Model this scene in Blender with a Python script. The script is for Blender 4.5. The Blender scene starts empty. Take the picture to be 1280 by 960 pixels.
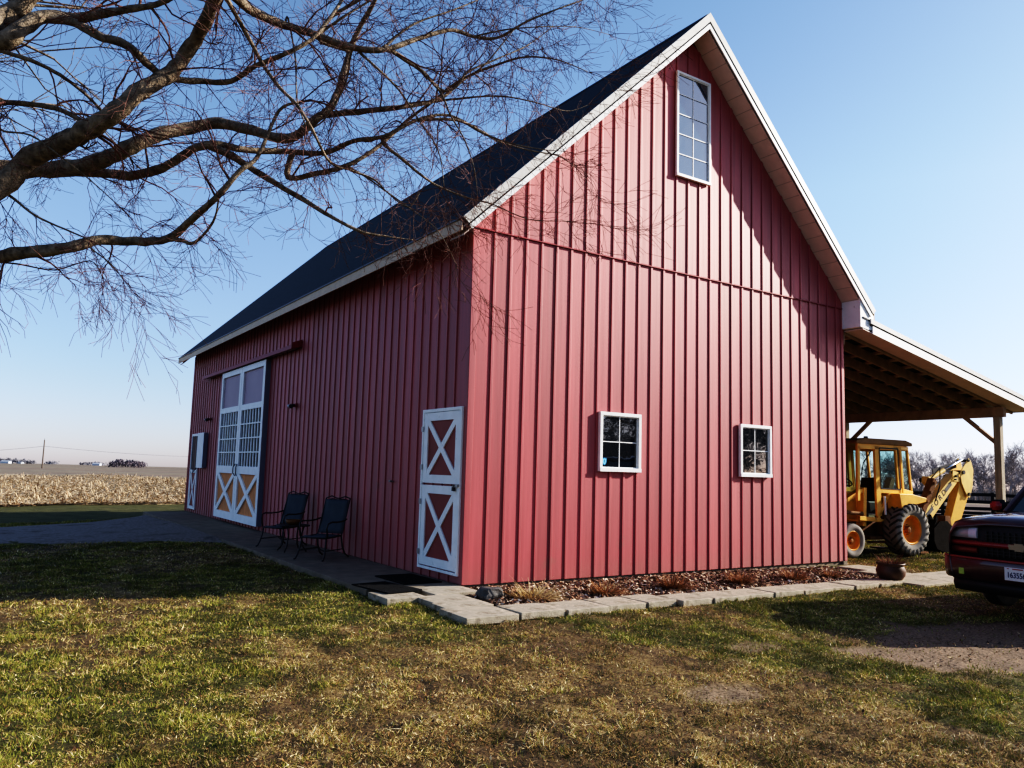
import bpy, bmesh, math, random
import numpy as np
from mathutils import Vector, Matrix, noise
random.seed(7); rng = np.random.default_rng(11)
R = math.radians; PI = math.pi
scene = bpy.context.scene
COL = scene.collection

# ------------------------------------------------------------------ camera
F = 991.72
CAM = np.array([-5.6855, -9.7346, 1.6])
FW = np.array([0.54738162, 0.82978607, 0.10875866])
RT = np.array([0.83270435, -0.55300029, 0.0281805])
UP = np.array([-0.08352736, -0.07513832, 0.99366866])
cd = bpy.data.cameras.new('camera'); cam = bpy.data.objects.new('camera', cd); COL.objects.link(cam)
cd.sensor_width = 36; cd.lens = F / 1280 * 36; cd.clip_end = 6000; cd.clip_start = .05
cam.matrix_world = Matrix(((RT[0], UP[0], -FW[0], CAM[0]), (RT[1], UP[1], -FW[1], CAM[1]), (RT[2], UP[2], -FW[2], CAM[2]), (0, 0, 0, 1)))
scene.camera = cam
def at(x, y, d):
    """world point seen in direction (x, y) of the survey photo at depth d (used to measure tree limbs)"""
    return Vector(CAM + d * (FW + RT * (x - 640) / F + UP * (480 - y) / F))

def smooth(t):
    t = np.clip(t, 0, 1); return t * t * (3 - 2 * t)
def gz(x, y):
    x = np.asarray(x, float); y = np.asarray(y, float)
    r = np.hypot(x, y)
    return -.068 - .11 * smooth((x - 8.6) / 3) - .09 * smooth((-x - 1.6) / 4) - .21 * smooth((y - 9) / 12) * smooth((-x - .2) / 2.5 + .0 * y) - .21 * smooth((y - 19) / 4) * (1 - smooth((-x - .2) / 2.5)) * smooth((6 - x) / 4) - .0058 * np.maximum(0, np.minimum(r, 1600) - 40)
_grids = [rng.random((256, 256)) for _ in range(6)]
def vnoise(x, y, s, k=0):
    g = _grids[k % 6]; x = np.asarray(x) / s + 37.3 * (k + 1); y = np.asarray(y) / s + 11.7 * (k + 1)
    xi = np.floor(x).astype(int); yi = np.floor(y).astype(int); fx = x - xi; fy = y - yi
    fx = fx * fx * (3 - 2 * fx); fy = fy * fy * (3 - 2 * fy)
    a = g[xi % 256, yi % 256]; b = g[(xi + 1) % 256, yi % 256]; c = g[xi % 256, (yi + 1) % 256]; d = g[(xi + 1) % 256, (yi + 1) % 256]
    return (a * (1 - fx) + b * fx) * (1 - fy) + (c * (1 - fx) + d * fx) * fy
def fbm(x, y, s, k=0, o=4):
    t = 0; a = .5; n = 0
    for i in range(o):
        t = t + a * vnoise(x, y, s / 2 ** i, k + i); n += a; a *= .55
    return t / n

# ------------------------------------------------------------------ materials
MATS = {}
def mat(name, col, rough=.7, metal=0, var=.0, scale=6, bump=0, bscale=40, spec=.5, col2=None, stretch=(1, 1, 1), coat=0, dirt=None):
    if name in MATS: return MATS[name]
    m = bpy.data.materials.new(name); m.use_nodes = True; nt = m.node_tree; N = nt.nodes; L = nt.links
    b = N['Principled BSDF']; b.inputs['Roughness'].default_value = rough; b.inputs['Metallic'].default_value = metal
    b.inputs['Specular IOR Level'].default_value = spec; b.inputs['Coat Weight'].default_value = coat
    tc = N.new('ShaderNodeTexCoord'); mp = N.new('ShaderNodeMapping'); mp.inputs['Scale'].default_value = stretch
    L.new(tc.outputs['Object'], mp.inputs['Vector'])
    nz = N.new('ShaderNodeTexNoise'); nz.inputs['Scale'].default_value = scale; nz.inputs['Detail'].default_value = 6
    L.new(mp.outputs['Vector'], nz.inputs['Vector'])
    cr = N.new('ShaderNodeValToRGB'); cr.color_ramp.elements[0].position = .3; cr.color_ramp.elements[1].position = .7
    c2 = col2 if col2 else [c * (1 - var) for c in col]
    c1 = col if col2 else [min(1, c * (1 + var)) for c in col]
    cr.color_ramp.elements[0].color = (*c2, 1); cr.color_ramp.elements[1].color = (*c1, 1)
    L.new(nz.outputs['Fac'], cr.inputs['Fac'])
    out = cr.outputs['Color']
    if dirt:
        n2 = N.new('ShaderNodeTexNoise'); n2.inputs['Scale'].default_value = dirt[1]; n2.inputs['Detail'].default_value = 8; n2.inputs['Roughness'].default_value = .7
        L.new(tc.outputs['Object'], n2.inputs['Vector'])
        r2 = N.new('ShaderNodeValToRGB'); r2.color_ramp.elements[0].position = dirt[2]; r2.color_ramp.elements[1].position = dirt[2] + .12
        L.new(n2.outputs['Fac'], r2.inputs['Fac'])
        mx = N.new('ShaderNodeMix'); mx.data_type = 'RGBA'; mx.inputs[7].default_value = (*dirt[0], 1)
        L.new(r2.outputs['Color'], mx.inputs[0]); L.new(out, mx.inputs[6]); out = mx.outputs[2]
    L.new(out, b.inputs['Base Color'])
    if bump:
        n3 = N.new('ShaderNodeTexNoise'); n3.inputs['Scale'].default_value = bscale; n3.inputs['Detail'].default_value = 6
        L.new(mp.outputs['Vector'], n3.inputs['Vector'])
        bp = N.new('ShaderNodeBump'); bp.inputs['Strength'].default_value = bump; bp.inputs['Distance'].default_value = .02
        L.new(n3.outputs['Fac'], bp.inputs['Height']); L.new(bp.outputs['Normal'], b.inputs['Normal'])
    MATS[name] = m; return m
def attr_mat(name, rough=.8, trans=0, bump=0, bscale=60):
    m = bpy.data.materials.new(name); m.use_nodes = True; nt = m.node_tree; N = nt.nodes; L = nt.links
    b = N['Principled BSDF']; b.inputs['Roughness'].default_value = rough; b.inputs['Specular IOR Level'].default_value = .25
    a = N.new('ShaderNodeAttribute'); a.attribute_name = 'Col'
    out = a.outputs['Color']
    if bump:
        tc = N.new('ShaderNodeTexCoord'); n3 = N.new('ShaderNodeTexNoise'); n3.inputs['Scale'].default_value = bscale; n3.inputs['Detail'].default_value = 8
        L.new(tc.outputs['Object'], n3.inputs['Vector'])
        bp = N.new('ShaderNodeBump'); bp.inputs['Strength'].default_value = bump; bp.inputs['Distance'].default_value = .03
        L.new(n3.outputs['Fac'], bp.inputs['Height']); L.new(bp.outputs['Normal'], b.inputs['Normal'])
        mul = N.new('ShaderNodeMix'); mul.data_type = 'RGBA'; mul.blend_type = 'MULTIPLY'; mul.inputs[0].default_value = .8
        r = N.new('ShaderNodeValToRGB'); r.color_ramp.elements[0].position = .3; r.color_ramp.elements[1].position = .65
        r.color_ramp.elements[0].color = (.35, .33, .3, 1); r.color_ramp.elements[1].color = (1.3, 1.3, 1.3, 1)
        L.new(n3.outputs['Fac'], r.inputs['Fac']); L.new(out, mul.inputs[6]); L.new(r.outputs['Color'], mul.inputs[7]); out = mul.outputs[2]
    L.new(out, b.inputs['Base Color'])
    if trans:
        tr = N.new('ShaderNodeBsdfTranslucent'); L.new(out, tr.inputs['Color'])
        ms = N.new('ShaderNodeMixShader'); ms.inputs[0].default_value = trans
        L.new(b.outputs[0], ms.inputs[1]); L.new(tr.outputs[0], ms.inputs[2]); L.new(ms.outputs[0], N['Material Output'].inputs['Surface'])
    return m
def glass_mat(name, col=(.02, .025, .03), rough=.03, spec=.8, see=0.0, tint=(.8, .9, .9)):
    m = bpy.data.materials.new(name); m.use_nodes = True; nt = m.node_tree; N = nt.nodes; L = nt.links
    b = N['Principled BSDF']; b.inputs['Base Color'].default_value = (*col, 1); b.inputs['Roughness'].default_value = rough
    b.inputs['Specular IOR Level'].default_value = spec
    if not see: b.inputs['IOR'].default_value = 2.3; b.inputs['Specular IOR Level'].default_value = .5
    if see:
        t = N.new('ShaderNodeBsdfTransparent'); t.inputs[0].default_value = (*tint, 1)
        ms = N.new('ShaderNodeMixShader'); ms.inputs[0].default_value = see
        L.new(b.outputs[0], ms.inputs[1]); L.new(t.outputs[0], ms.inputs[2]); L.new(ms.outputs[0], N['Material Output'].inputs['Surface'])
    else:
        tc = N.new('ShaderNodeTexCoord'); n3 = N.new('ShaderNodeTexNoise'); n3.inputs['Scale'].default_value = 2.2
        L.new(tc.outputs['Object'], n3.inputs['Vector']); bp = N.new('ShaderNodeBump'); bp.inputs['Strength'].default_value = .18; bp.inputs['Distance'].default_value = .02
        L.new(n3.outputs['Fac'], bp.inputs['Height']); L.new(bp.outputs['Normal'], b.inputs['Normal'])
    return m

red = mat('red_siding', (.39, .083, .088), .52, var=.13, scale=2.2, stretch=(5, 5, .22), spec=.6, bump=.10, bscale=3, coat=.35, dirt=((.30, .10, .09), 1.1, .62))
pb = red.node_tree.nodes['Principled BSDF']; pb.inputs['Coat Roughness'].default_value = .5; pb.inputs['Sheen Weight'].default_value = .35; pb.inputs['Sheen Roughness'].default_value = .45; pb.inputs['Sheen Tint'].default_value = (1, .85, .82, 1)
redup = red
def panel_tones(m):
    nt = m.node_tree; N = nt.nodes; K = nt.links; b = N['Principled BSDF']; src = b.inputs['Base Color'].links[0].from_socket
    tc = N.new('ShaderNodeTexCoord'); sp = N.new('ShaderNodeSeparateXYZ'); K.new(tc.outputs['Object'], sp.inputs[0])
    def mth(op, a, c):
        n = N.new('ShaderNodeMath'); n.operation = op
        for i_, v in enumerate((a, c)):
            if v is None: continue
            if isinstance(v, (int, float)): n.inputs[i_].default_value = v
            else: K.new(v, n.inputs[i_])
        return n.outputs[0]
    u = mth('FLOOR', mth('DIVIDE', mth('SUBTRACT', mth('SUBTRACT', sp.outputs[0], sp.outputs[1]), .10), .2852), None)
    up = mth('MULTIPLY', mth('GREATER_THAN', sp.outputs[2], 5.12), 77.0)
    wn = N.new('ShaderNodeTexWhiteNoise'); wn.noise_dimensions = '1D'; K.new(mth('ADD', u, up), wn.inputs['W'])
    f = mth('ADD', mth('MULTIPLY', wn.outputs['Value'], .24), .88)
    # faded, dusty upper boards and splash dirt low down
    mr = N.new('ShaderNodeMapRange'); K.new(sp.outputs[2], mr.inputs[0]); mr.inputs[1].default_value = 0; mr.inputs[2].default_value = .35; mr.inputs[3].default_value = .5; mr.inputs[4].default_value = 0
    nz = N.new('ShaderNodeTexNoise'); nz.inputs['Scale'].default_value = 4; nz.inputs['Detail'].default_value = 6; K.new(tc.outputs['Object'], nz.inputs['Vector'])
    hs = N.new('ShaderNodeHueSaturation'); K.new(src, hs.inputs['Color']); K.new(f, hs.inputs['Value'])
    mx = N.new('ShaderNodeMix'); mx.data_type = 'RGBA'; mx.inputs[7].default_value = (.22, .13, .10, 1); K.new(mth('MULTIPLY', mr.outputs[0], nz.outputs['Fac']), mx.inputs[0]); K.new(hs.outputs['Color'], mx.inputs[6])
    K.new(mx.outputs[2], b.inputs['Base Color'])
panel_tones(red)
redtrim = mat('red_trim', (.30, .05, .06), .5, var=.1)
white = mat('white_paint', (.78, .78, .76), .5, var=.05, scale=5, dirt=((.45, .43, .38), 9, .62))
greytrim = mat('grey_rake_trim', (.55, .54, .50), .5, var=.08, scale=8)
soffitm = mat('tan_soffit', (.66, .56, .50), .6, var=.05)
fasciam = mat('fascia_metal', (.55, .42, .29), .55, var=.06)
gapshade = mat('dark_gap', (.02, .02, .022), .6)  # near-black put in for the shade inside gaps and the hatch
roofm = mat('roof_metal', (.010, .013, .022), .6, var=.2, scale=3, spec=.35, bump=.25, bscale=25)
def courses(m, sc, dist):
    nt = m.node_tree; N = nt.nodes; K = nt.links; b = N['Principled BSDF']; tc = N.new('ShaderNodeTexCoord')
    w_ = N.new('ShaderNodeTexWave'); w_.bands_direction = 'Z'; w_.wave_profile = 'SAW'; w_.inputs['Scale'].default_value = sc; w_.inputs['Distortion'].default_value = .6; w_.inputs['Detail Scale'].default_value = .6; K.new(tc.outputs['Object'], w_.inputs['Vector'])
    bp = N.new('ShaderNodeBump'); bp.inputs['Strength'].default_value = .6; bp.inputs['Distance'].default_value = dist; K.new(w_.outputs['Fac'], bp.inputs['Height'])
    K.new(b.inputs['Normal'].links[0].from_socket, bp.inputs['Normal']); K.new(bp.outputs['Normal'], b.inputs['Normal'])
courses(roofm, 3.2, .012)
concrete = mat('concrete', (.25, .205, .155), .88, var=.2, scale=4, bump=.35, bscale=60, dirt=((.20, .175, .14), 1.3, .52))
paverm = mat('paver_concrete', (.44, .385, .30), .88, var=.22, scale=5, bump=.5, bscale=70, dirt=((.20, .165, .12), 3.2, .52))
woodm = mat('lumber', (.40, .28, .19), .75, var=.22, scale=5, stretch=(1, 1, 1), bump=.3, bscale=30)
postm = mat('post_lumber', (.40, .34, .25), .8, var=.2, scale=5, stretch=(3, 3, .5), bump=.3, bscale=30)
doorpanel = mat('door_panel_red', (.30, .07, .06), .55, var=.12, scale=2)
doorgrey = mat('door_panel_grey', (.36, .27, .30), .5, var=.06, scale=1.5)
plywood = mat('orange_plywood', (.66, .31, .13), .7, var=.15, scale=3, stretch=(4, 4, 1))
metaldark = mat('dark_metal', (.03, .03, .032), .5, var=.2)
metalgrey = mat('grey_metal', (.35, .35, .34), .4, metal=.6, var=.1)
winglass = glass_mat('window_glass', (.012, .014, .016), .02, 1.0)
doorglass = glass_mat('door_glass', (.02, .03, .035), .05, .8)
fabric = mat('sling_fabric', (.085, .10, .115), .8, var=.1, bump=.2, bscale=120)
bark = mat('bark', (.25, .205, .155), .9, var=.55, scale=7, stretch=(2, 2, 2), bump=.9, bscale=28)
twigm = mat('twig_bark', (.17, .088, .07), .75, var=.3, scale=3)
yellow = mat('machine_yellow', (.80, .46, .09), .5, var=.12, scale=4, dirt=((.20, .10, .04), 3.5, .60))
cream = mat('faded_yellow', (.84, .58, .20), .5, var=.12, scale=4, dirt=((.30, .17, .07), 3.5, .62))
orange = mat('rim_orange', (.72, .30, .03), .5, var=.12, scale=5, dirt=((.3, .12, .04), 6, .64))
rusty = mat('rusty_brown', (.20, .10, .04), .8, var=.3, scale=6, bump=.3)
rubber = mat('rubber', (.05, .047, .043), .85, var=.25, scale=6, dirt=((.16, .14, .11), 5, .5))
rubberside = mat('dusty_rubber', (.27, .25, .22), .9, var=.2, scale=6)
bucketm = mat('bucket_steel', (.022, .018, .016), .85, spec=.1, var=.3, scale=4, bump=.3)
chrome = mat('chrome_rod', (.75, .75, .77), .2, metal=1)
tglass = glass_mat('tinted_glass', (.03, .05, .05), .03, .7, see=.84, tint=(.72, .90, .90))
paint = mat('maroon_paint', (.065, .018, .024), .28, var=.1, spec=.6, coat=.8)
paint_sunlit = mat('red_lit_paint', (.42, .045, .04), .35, coat=.5)  # sunlit tone of the maroon paint, put into the mirror cap colour
plasticb = mat('black_plastic', (.018, .018, .02), .5)
lampglass = mat('lamp_lens', (.45, .40, .40), .15, spec=.8, coat=.5)
amber = mat('amber_lens', (.22, .05, .035), .2, spec=.7)
truckglass = glass_mat('truck_glass', (.015, .03, .03), .03, .9)
fencem = mat('fence_paint', (.022, .02, .022), .8, var=.3)

# ------------------------------------------------------------------ builders
class MB:
    def __init__(s): s.v = []; s.f = []
    def add(s, vs, fs):
        b = len(s.v); s.v += [tuple(v) for v in vs]; s.f += [tuple(b + i for i in f) for f in fs]; return s
    def box(s, x0, x1, y0, y1, z0, z1):
        return s.add([(x0, y0, z0), (x1, y0, z0), (x1, y1, z0), (x0, y1, z0), (x0, y0, z1), (x1, y0, z1), (x1, y1, z1), (x0, y1, z1)],
                     [(0, 3, 2, 1), (4, 5, 6, 7), (0, 1, 5, 4), (1, 2, 6, 5), (2, 3, 7, 6), (3, 0, 4, 7)])
    def bar(s, a, b, w, h, up=(0, 0, 1)):
        a = Vector(a); b = Vector(b); d = (b - a).normalized(); u = Vector(up)
        x = d.cross(u)
        if x.length < 1e-4: x = d.cross(Vector((0, 1, 0)))
        x.normalize(); u = x.cross(d).normalized(); x *= w / 2; u *= h / 2
        return s.add([a - x - u, a + x - u, a + x + u, a - x + u, b - x - u, b + x - u, b + x + u, b - x + u],
                     [(3, 2, 1, 0), (4, 5, 6, 7), (0, 1, 5, 4), (1, 2, 6, 5), (2, 3, 7, 6), (3, 0, 4, 7)])
    def prism(s, poly, axis, a, b):
        """poly of 2D points; axis 'y': (x,z), 'x': (y,z), 'z': (x,y)"""
        n = len(poly); f = {'y': lambda p, t: (p[0], t, p[1]), 'x': lambda p, t: (t, p[0], p[1]), 'z': lambda p, t: (p[0], p[1], t)}[axis]
        vs = [f(p, a) for p in poly] + [f(p, b) for p in poly]
        return s.add(vs, [tuple(range(n))[::-1], tuple(range(n, 2 * n))] + [(i, (i + 1) % n, n + (i + 1) % n, n + i) for i in range(n)])
    def tube(s, pts, rad, n=8, cap=True):
        pts = [Vector(p) for p in pts]
        if not hasattr(rad, '__len__'): rad = [rad] * len(pts)
        vs = []; fs = []; prev = None
        for i, p in enumerate(pts):
            d = (pts[min(i + 1, len(pts) - 1)] - pts[max(i - 1, 0)])
            if d.length < 1e-9: d = Vector((0, 0, 1))
            d.normalize()
            if prev is None:
                x = d.cross(Vector((0, 0, 1)))
                if x.length < .05: x = d.cross(Vector((1, 0, 0)))
            else: x = prev - d * prev.dot(d)
            x.normalize(); prev = x; y = d.cross(x)
            for k in range(n):
                t = 2 * PI * k / n; vs.append(p + (x * math.cos(t) + y * math.sin(t)) * rad[i])
        for i in range(len(pts) - 1):
            for k in range(n):
                fs.append((i * n + k, i * n + (k + 1) % n, (i + 1) * n + (k + 1) % n, (i + 1) * n + k))
        if cap: fs += [tuple(range(n))[::-1], tuple(range((len(pts) - 1) * n, len(pts) * n))]
        return s.add(vs, fs)
    def cyl(s, a, b, r, n=20): return s.tube([a, b], [r, r], n)
    def lathe(s, prof, c, axis='y', n=32):
        """prof: (radius, offset along axis)"""
        vs = []; fs = []; m = len(prof)
        for k in range(n):
            t = 2 * PI * k / n; ca, sa = math.cos(t), math.sin(t)
            for r, o in prof:
                v = {'y': (r * ca, o, r * sa), 'z': (r * ca, r * sa, o), 'x': (o, r * ca, r * sa)}[axis]
                vs.append((c[0] + v[0], c[1] + v[1], c[2] + v[2]))
        for k in range(n):
            for j in range(m - 1):
                fs.append((k * m + j, k * m + j + 1, ((k + 1) % n) * m + j + 1, ((k + 1) % n) * m + j))
        return s.add(vs, fs)
    def grid(s, P):
        n = len(P); m = len(P[0]); vs = [p for r in P for p in r]
        return s.add(vs, [(i * m + j, i * m + j + 1, (i + 1) * m + j + 1, (i + 1) * m + j) for i in range(n - 1) for j in range(m - 1)])
    def build(s, name, m, parent=None, smooth=False, bevel=0, solid=0, fix=True):
        me = bpy.data.meshes.new(name); me.from_pydata(s.v, [], s.f); me.materials.append(m)
        if fix:
            bm = bmesh.new(); bm.from_mesh(me); bmesh.ops.recalc_face_normals(bm, faces=bm.faces); bm.to_mesh(me); bm.free()
        if smooth:
            me.shade_smooth()
        o = bpy.data.objects.new(name, me); COL.objects.link(o)
        if parent: o.parent = parent
        if solid:
            md = o.modifiers.new('s', 'SOLIDIFY'); md.thickness = solid; md.offset = 0
        if bevel:
            md = o.modifiers.new('b', 'BEVEL'); md.width = bevel; md.segments = 2; md.limit_method = 'ANGLE'
        if smooth == 'auto' or bevel:
            me.shade_smooth(); md = o.modifiers.new('w', 'WEIGHTED_NORMAL'); md.keep_sharp = True
        return o
def fast_mesh(name, V, faces, m, cols=None, nv=3):
    """V (n,3); faces (k,nv)"""
    me = bpy.data.meshes.new(name); k = len(faces)
    me.vertices.add(len(V)); me.vertices.foreach_set('co', np.ascontiguousarray(V, dtype=np.float32).ravel())
    me.loops.add(k * nv); me.loops.foreach_set('vertex_index', np.ascontiguousarray(faces, dtype=np.int32).ravel())
    me.polygons.add(k); me.polygons.foreach_set('loop_start', np.arange(0, k * nv, nv, dtype=np.int32))
    me.update(calc_edges=True)
    if cols is not None:
        a = me.color_attributes.new('Col', 'FLOAT_COLOR', 'POINT')
        c = np.ones((len(V), 4), dtype=np.float32); c[:, :3] = cols; a.data.foreach_set('color', c.ravel())
    me.materials.append(m); o = bpy.data.objects.new(name, me); COL.objects.link(o); return o
def empty(name, loc=(0, 0, 0), rz=0, label=None, cat=None, group=None):
    o = bpy.data.objects.new(name, None); COL.objects.link(o); o.location = loc; o.rotation_euler = (0, 0, rz); o.empty_display_size = .2
    if label: tag(o, label, cat, group)
    return o
def tag(o, label=None, cat=None, group=None, kind=None):
    if label: o['label'] = label
    if cat: o['category'] = cat
    if group: o['group'] = group
    if kind: o['kind'] = kind
    return o
def kids(o): return [c for c in bpy.data.objects if c.parent == o]
def copy_tree(o, parent=None):
    c = o.copy(); COL.objects.link(c); c.parent = parent
    for ch in kids(o): copy_tree(ch, c)
    return c
def text_mesh(name, s, size, m, parent, M, depth=.002, sx=1):
    cu = bpy.data.curves.new('t', 'FONT'); cu.body = s; cu.size = size; cu.extrude = depth; cu.align_x = 'CENTER'; cu.align_y = 'CENTER'
    cu.offset = size * .012
    t = bpy.data.objects.new('t', cu); COL.objects.link(t); bpy.context.view_layer.update()
    me = bpy.data.meshes.new_from_object(t.evaluated_get(bpy.context.evaluated_depsgraph_get()))
    me.transform(M @ Matrix.Diagonal((sx, 1, 1, 1))); me.materials.clear(); me.materials.append(m)
    bpy.data.objects.remove(t); o = bpy.data.objects.new(name, me); COL.objects.link(o); o.parent = parent; return o

# ================================================================== SETTING
W, L, HB, ZR, ZE, OV = 8.859, 18.25, 5.12, 9.787, 5.07, .44
ROWY = lambda x: -1.6 if x < 2 else -1.72

def dirt_mask(x, y):
    n = fbm(x, y, .9, 2, 4) - .5
    # bare patch by the drive where the truck stands, running off to the right
    rx = x - 4.15; ry = y + 6.0; dx = (rx * .83 - ry * .55) / 2.7; dy = (rx * .55 + ry * .83) / 1.25
    d = np.sqrt(dx * dx + dy * dy)
    a = smooth((1.12 - d + n * .9) / .16)
    d2 = np.sqrt(((x + .7) / .55) ** 2 + ((y + 5.3) / .30) ** 2); a = np.maximum(a, .8 * smooth((1 - d2 + n * 1.4) / .3))
    d3 = np.sqrt(((x - 1.0) / .4) ** 2 + ((y + 4.3) / .22) ** 2); a = np.maximum(a, .7 * smooth((1 - d3 + n * 1.4) / .3))
    return a
def green_mask(x, y):
    g = fbm(x, y, 1.7, 1, 4) + .6 * (fbm(x, y, .33, 3, 3) - .5)
    g = g + .10 * smooth((x - .0) / 3) + .10 * smooth((y + 4.2) / 2) - .16 * np.exp(-(((x + 3.2) / 1.6) ** 2 + ((y + 5.2) / 1.3) ** 2)) + .05 * smooth((-x - 4.3) / 1.2)
    g = g + .35 * smooth((y - 14) / 3)
    return smooth((g - .43) / .26)
def lawn_zoff(x, y):
    return .045 * (fbm(x, y, .35, 0, 4) - .5) + .030 * (fbm(x, y, .10, 3, 2) - .5) + .05 * (fbm(x, y, 2.2, 4, 2) - .5)
def lawn_col(x, y):
    g = green_mask(x, y)[:, None]; d = dirt_mask(x, y)[:, None]
    n = fbm(x, y, .12, 5, 3)[:, None]; n2 = fbm(x, y, .5, 2, 3)[:, None]
    n2 = n2 * (1 - .9 * smooth((.6 * fbm(x, y, .42, 1, 4) + .4 * fbm(x, y, .15, 3, 3) - .50) / .10))[:, None]
    soil = np.array([.14, .10, .058]) * (.6 + .8 * n)
    thatch = np.array([.30, .22, .115]) * (.5 + 1.0 * n)
    gr = np.array([.09, .10, .035]) * (.6 + .8 * n)
    c = soil * (1 - n2) + thatch * n2
    c = c * (1 - g * .75) + gr * g * .75
    bare = np.array([.27, .205, .145]) * (.85 + .3 * n)
    return c * (1 - d) + bare * d

# lawn: polar sheet around the viewpoint's foot, fine close by
na, nr = 900, 300
rr = 1.5 * (48 / 1.5) ** (np.arange(nr) / (nr - 1)); th = np.arange(na) * 2 * PI / na
X = CAM[0] + rr[:, None] * np.cos(th)[None]; Y = CAM[1] + rr[:, None] * np.sin(th)[None]
X = np.concatenate([[CAM[0]], X.ravel()]); Y = np.concatenate([[CAM[1]], Y.ravel()])
Zc = gz(X, Y) + lawn_zoff(X, Y) - .01 - .015 * dirt_mask(X, Y)
i = np.arange(nr - 1)[:, None]; j = np.arange(na)[None]
q = np.stack([1 + i * na + j, 1 + (i + 1) * na + j, 1 + (i + 1) * na + (j + 1) % na, 1 + i * na + (j + 1) % na], -1).reshape(-1, 4)
lawn = fast_mesh('lawn', np.stack([X, Y, Zc], 1), q, attr_mat('lawn_soil', .95, bump=.35, bscale=38), lawn_col(X, Y), 4)
tag(lawn, 'patchy winter lawn of green and dry grass', None, None, 'structure')

# wide farm ground to the horizon
def field_mat():
    m = bpy.data.materials.new('farm_fields'); m.use_nodes = True; nt = m.node_tree; N = nt.nodes; K = nt.links; b = N['Principled BSDF']; b.inputs['Roughness'].default_value = .95; b.inputs['Specular IOR Level'].default_value = .1
    tc = N.new('ShaderNodeTexCoord'); mp = N.new('ShaderNodeMapping'); mp.inputs['Rotation'].default_value = (0, 0, R(-8)); mp.inputs['Scale'].default_value = (.0022, .0105, .01)
    K.new(tc.outputs['Object'], mp.inputs['Vector'])
    n = N.new('ShaderNodeTexNoise'); n.inputs['Scale'].default_value = 1.6; n.inputs['Detail'].default_value = 3; n.inputs['Distortion'].default_value = .4; K.new(mp.outputs['Vector'], n.inputs['Vector'])
    r = N.new('ShaderNodeValToRGB'); e = r.color_ramp.elements; e[0].position = .32; e[0].color = (.17, .14, .12, 1); e[1].position = .72; e[1].color = (.33, .27, .20, 1)
    for p_, c_ in ((.42, (.24, .19, .155, 1)), (.48, (.30, .25, .18, 1)), (.55, (.22, .19, .15, 1)), (.62, (.34, .28, .21, 1))):
        x = e.new(p_); x.color = c_
    K.new(n.outputs['Fac'], r.inputs['Fac'])
    n2 = N.new('ShaderNodeTexNoise'); n2.inputs['Scale'].default_value = .35; n2.inputs['Detail'].default_value = 8; n2.inputs['Roughness'].default_value = .75; K.new(tc.outputs['Object'], n2.inputs['Vector'])
    mx = N.new('ShaderNodeMix'); mx.data_type = 'RGBA'; mx.blend_type = 'MULTIPLY'; mx.inputs[0].default_value = .7
    r2 = N.new('ShaderNodeValToRGB'); r2.color_ramp.elements[0].position = .35; r2.color_ramp.elements[0].color = (.6, .6, .6, 1); r2.color_ramp.elements[1].position = .65; r2.color_ramp.elements[1].color = (1.25, 1.25, 1.25, 1)
    K.new(n2.outputs['Fac'], r2.inputs['Fac']); K.new(r.outputs['Color'], mx.inputs[6]); K.new(r2.outputs['Color'], mx.inputs[7]); K.new(mx.outputs[2], b.inputs['Base Color']); return m
na2, nr2 = 180, 90
rr = 3 * (1600 / 3) ** (np.arange(nr2) / (nr2 - 1)); th = np.arange(na2) * 2 * PI / na2
X = np.concatenate([[0], (rr[:, None] * np.cos(th)).ravel()]); Y = np.concatenate([[0], (rr[:, None] * np.sin(th)).ravel()])
Zg = gz(X, Y) - .10 * (np.hypot(X, Y) < 55)
i = np.arange(nr2 - 1)[:, None]; j = np.arange(na2)[None]
q = np.stack([1 + i * na2 + j, 1 + (i + 1) * na2 + j, 1 + (i + 1) * na2 + (j + 1) % na2, 1 + i * na2 + (j + 1) % na2], -1).reshape(-1, 4)
ground = fast_mesh('ground', np.stack([X, Y, Zg], 1), q, field_mat(), None, 4)
tag(ground, 'wide flat harvested farm fields reaching the horizon', None, None, 'structure')

# harvested corn field beyond the lawn
def field_edge(x): return 27.0 + .12 * (x + 5)
def field_far(x): return 122 - 1.9 * (x + 4) + .02 * (x + 4) ** 2
xs = np.linspace(-70, 60, 261); ts = np.linspace(0, 1, 120) ** 1.8
XX, TT = np.meshgrid(xs, ts, indexing='ij')
YY = field_edge(XX) + (np.clip(field_far(XX), 40, 160) - field_edge(XX)) * TT + .5 * (vnoise(XX, TT, 1.1, 2) - .5)
Xf, Yf = XX.ravel(), YY.ravel()
Zf = gz(Xf, Yf) + .015 + .05 * (fbm(Xf, Yf, .8, 1, 3) - .5) - .08 * (TT.ravel() < .004)
n_ = fbm(Xf, Yf, 1.3, 3, 4)[:, None]
i = np.arange(len(xs) - 1)[:, None]; j = np.arange(len(ts) - 1)[None]; mm = len(ts)
q = np.stack([i * mm + j, (i + 1) * mm + j, (i + 1) * mm + j + 1, i * mm + j + 1], -1).reshape(-1, 4)
cf = np.array([.42, .34, .235]) * (.7 + .6 * n_)
stub = fast_mesh('stubble_field', np.stack([Xf, Yf, Zf], 1), q, attr_mat('stubble_soil', .95, bump=.8, bscale=7), cf, 4)
tag(stub, 'harvested corn field covered in pale straw residue', None, None, 'structure')
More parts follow.
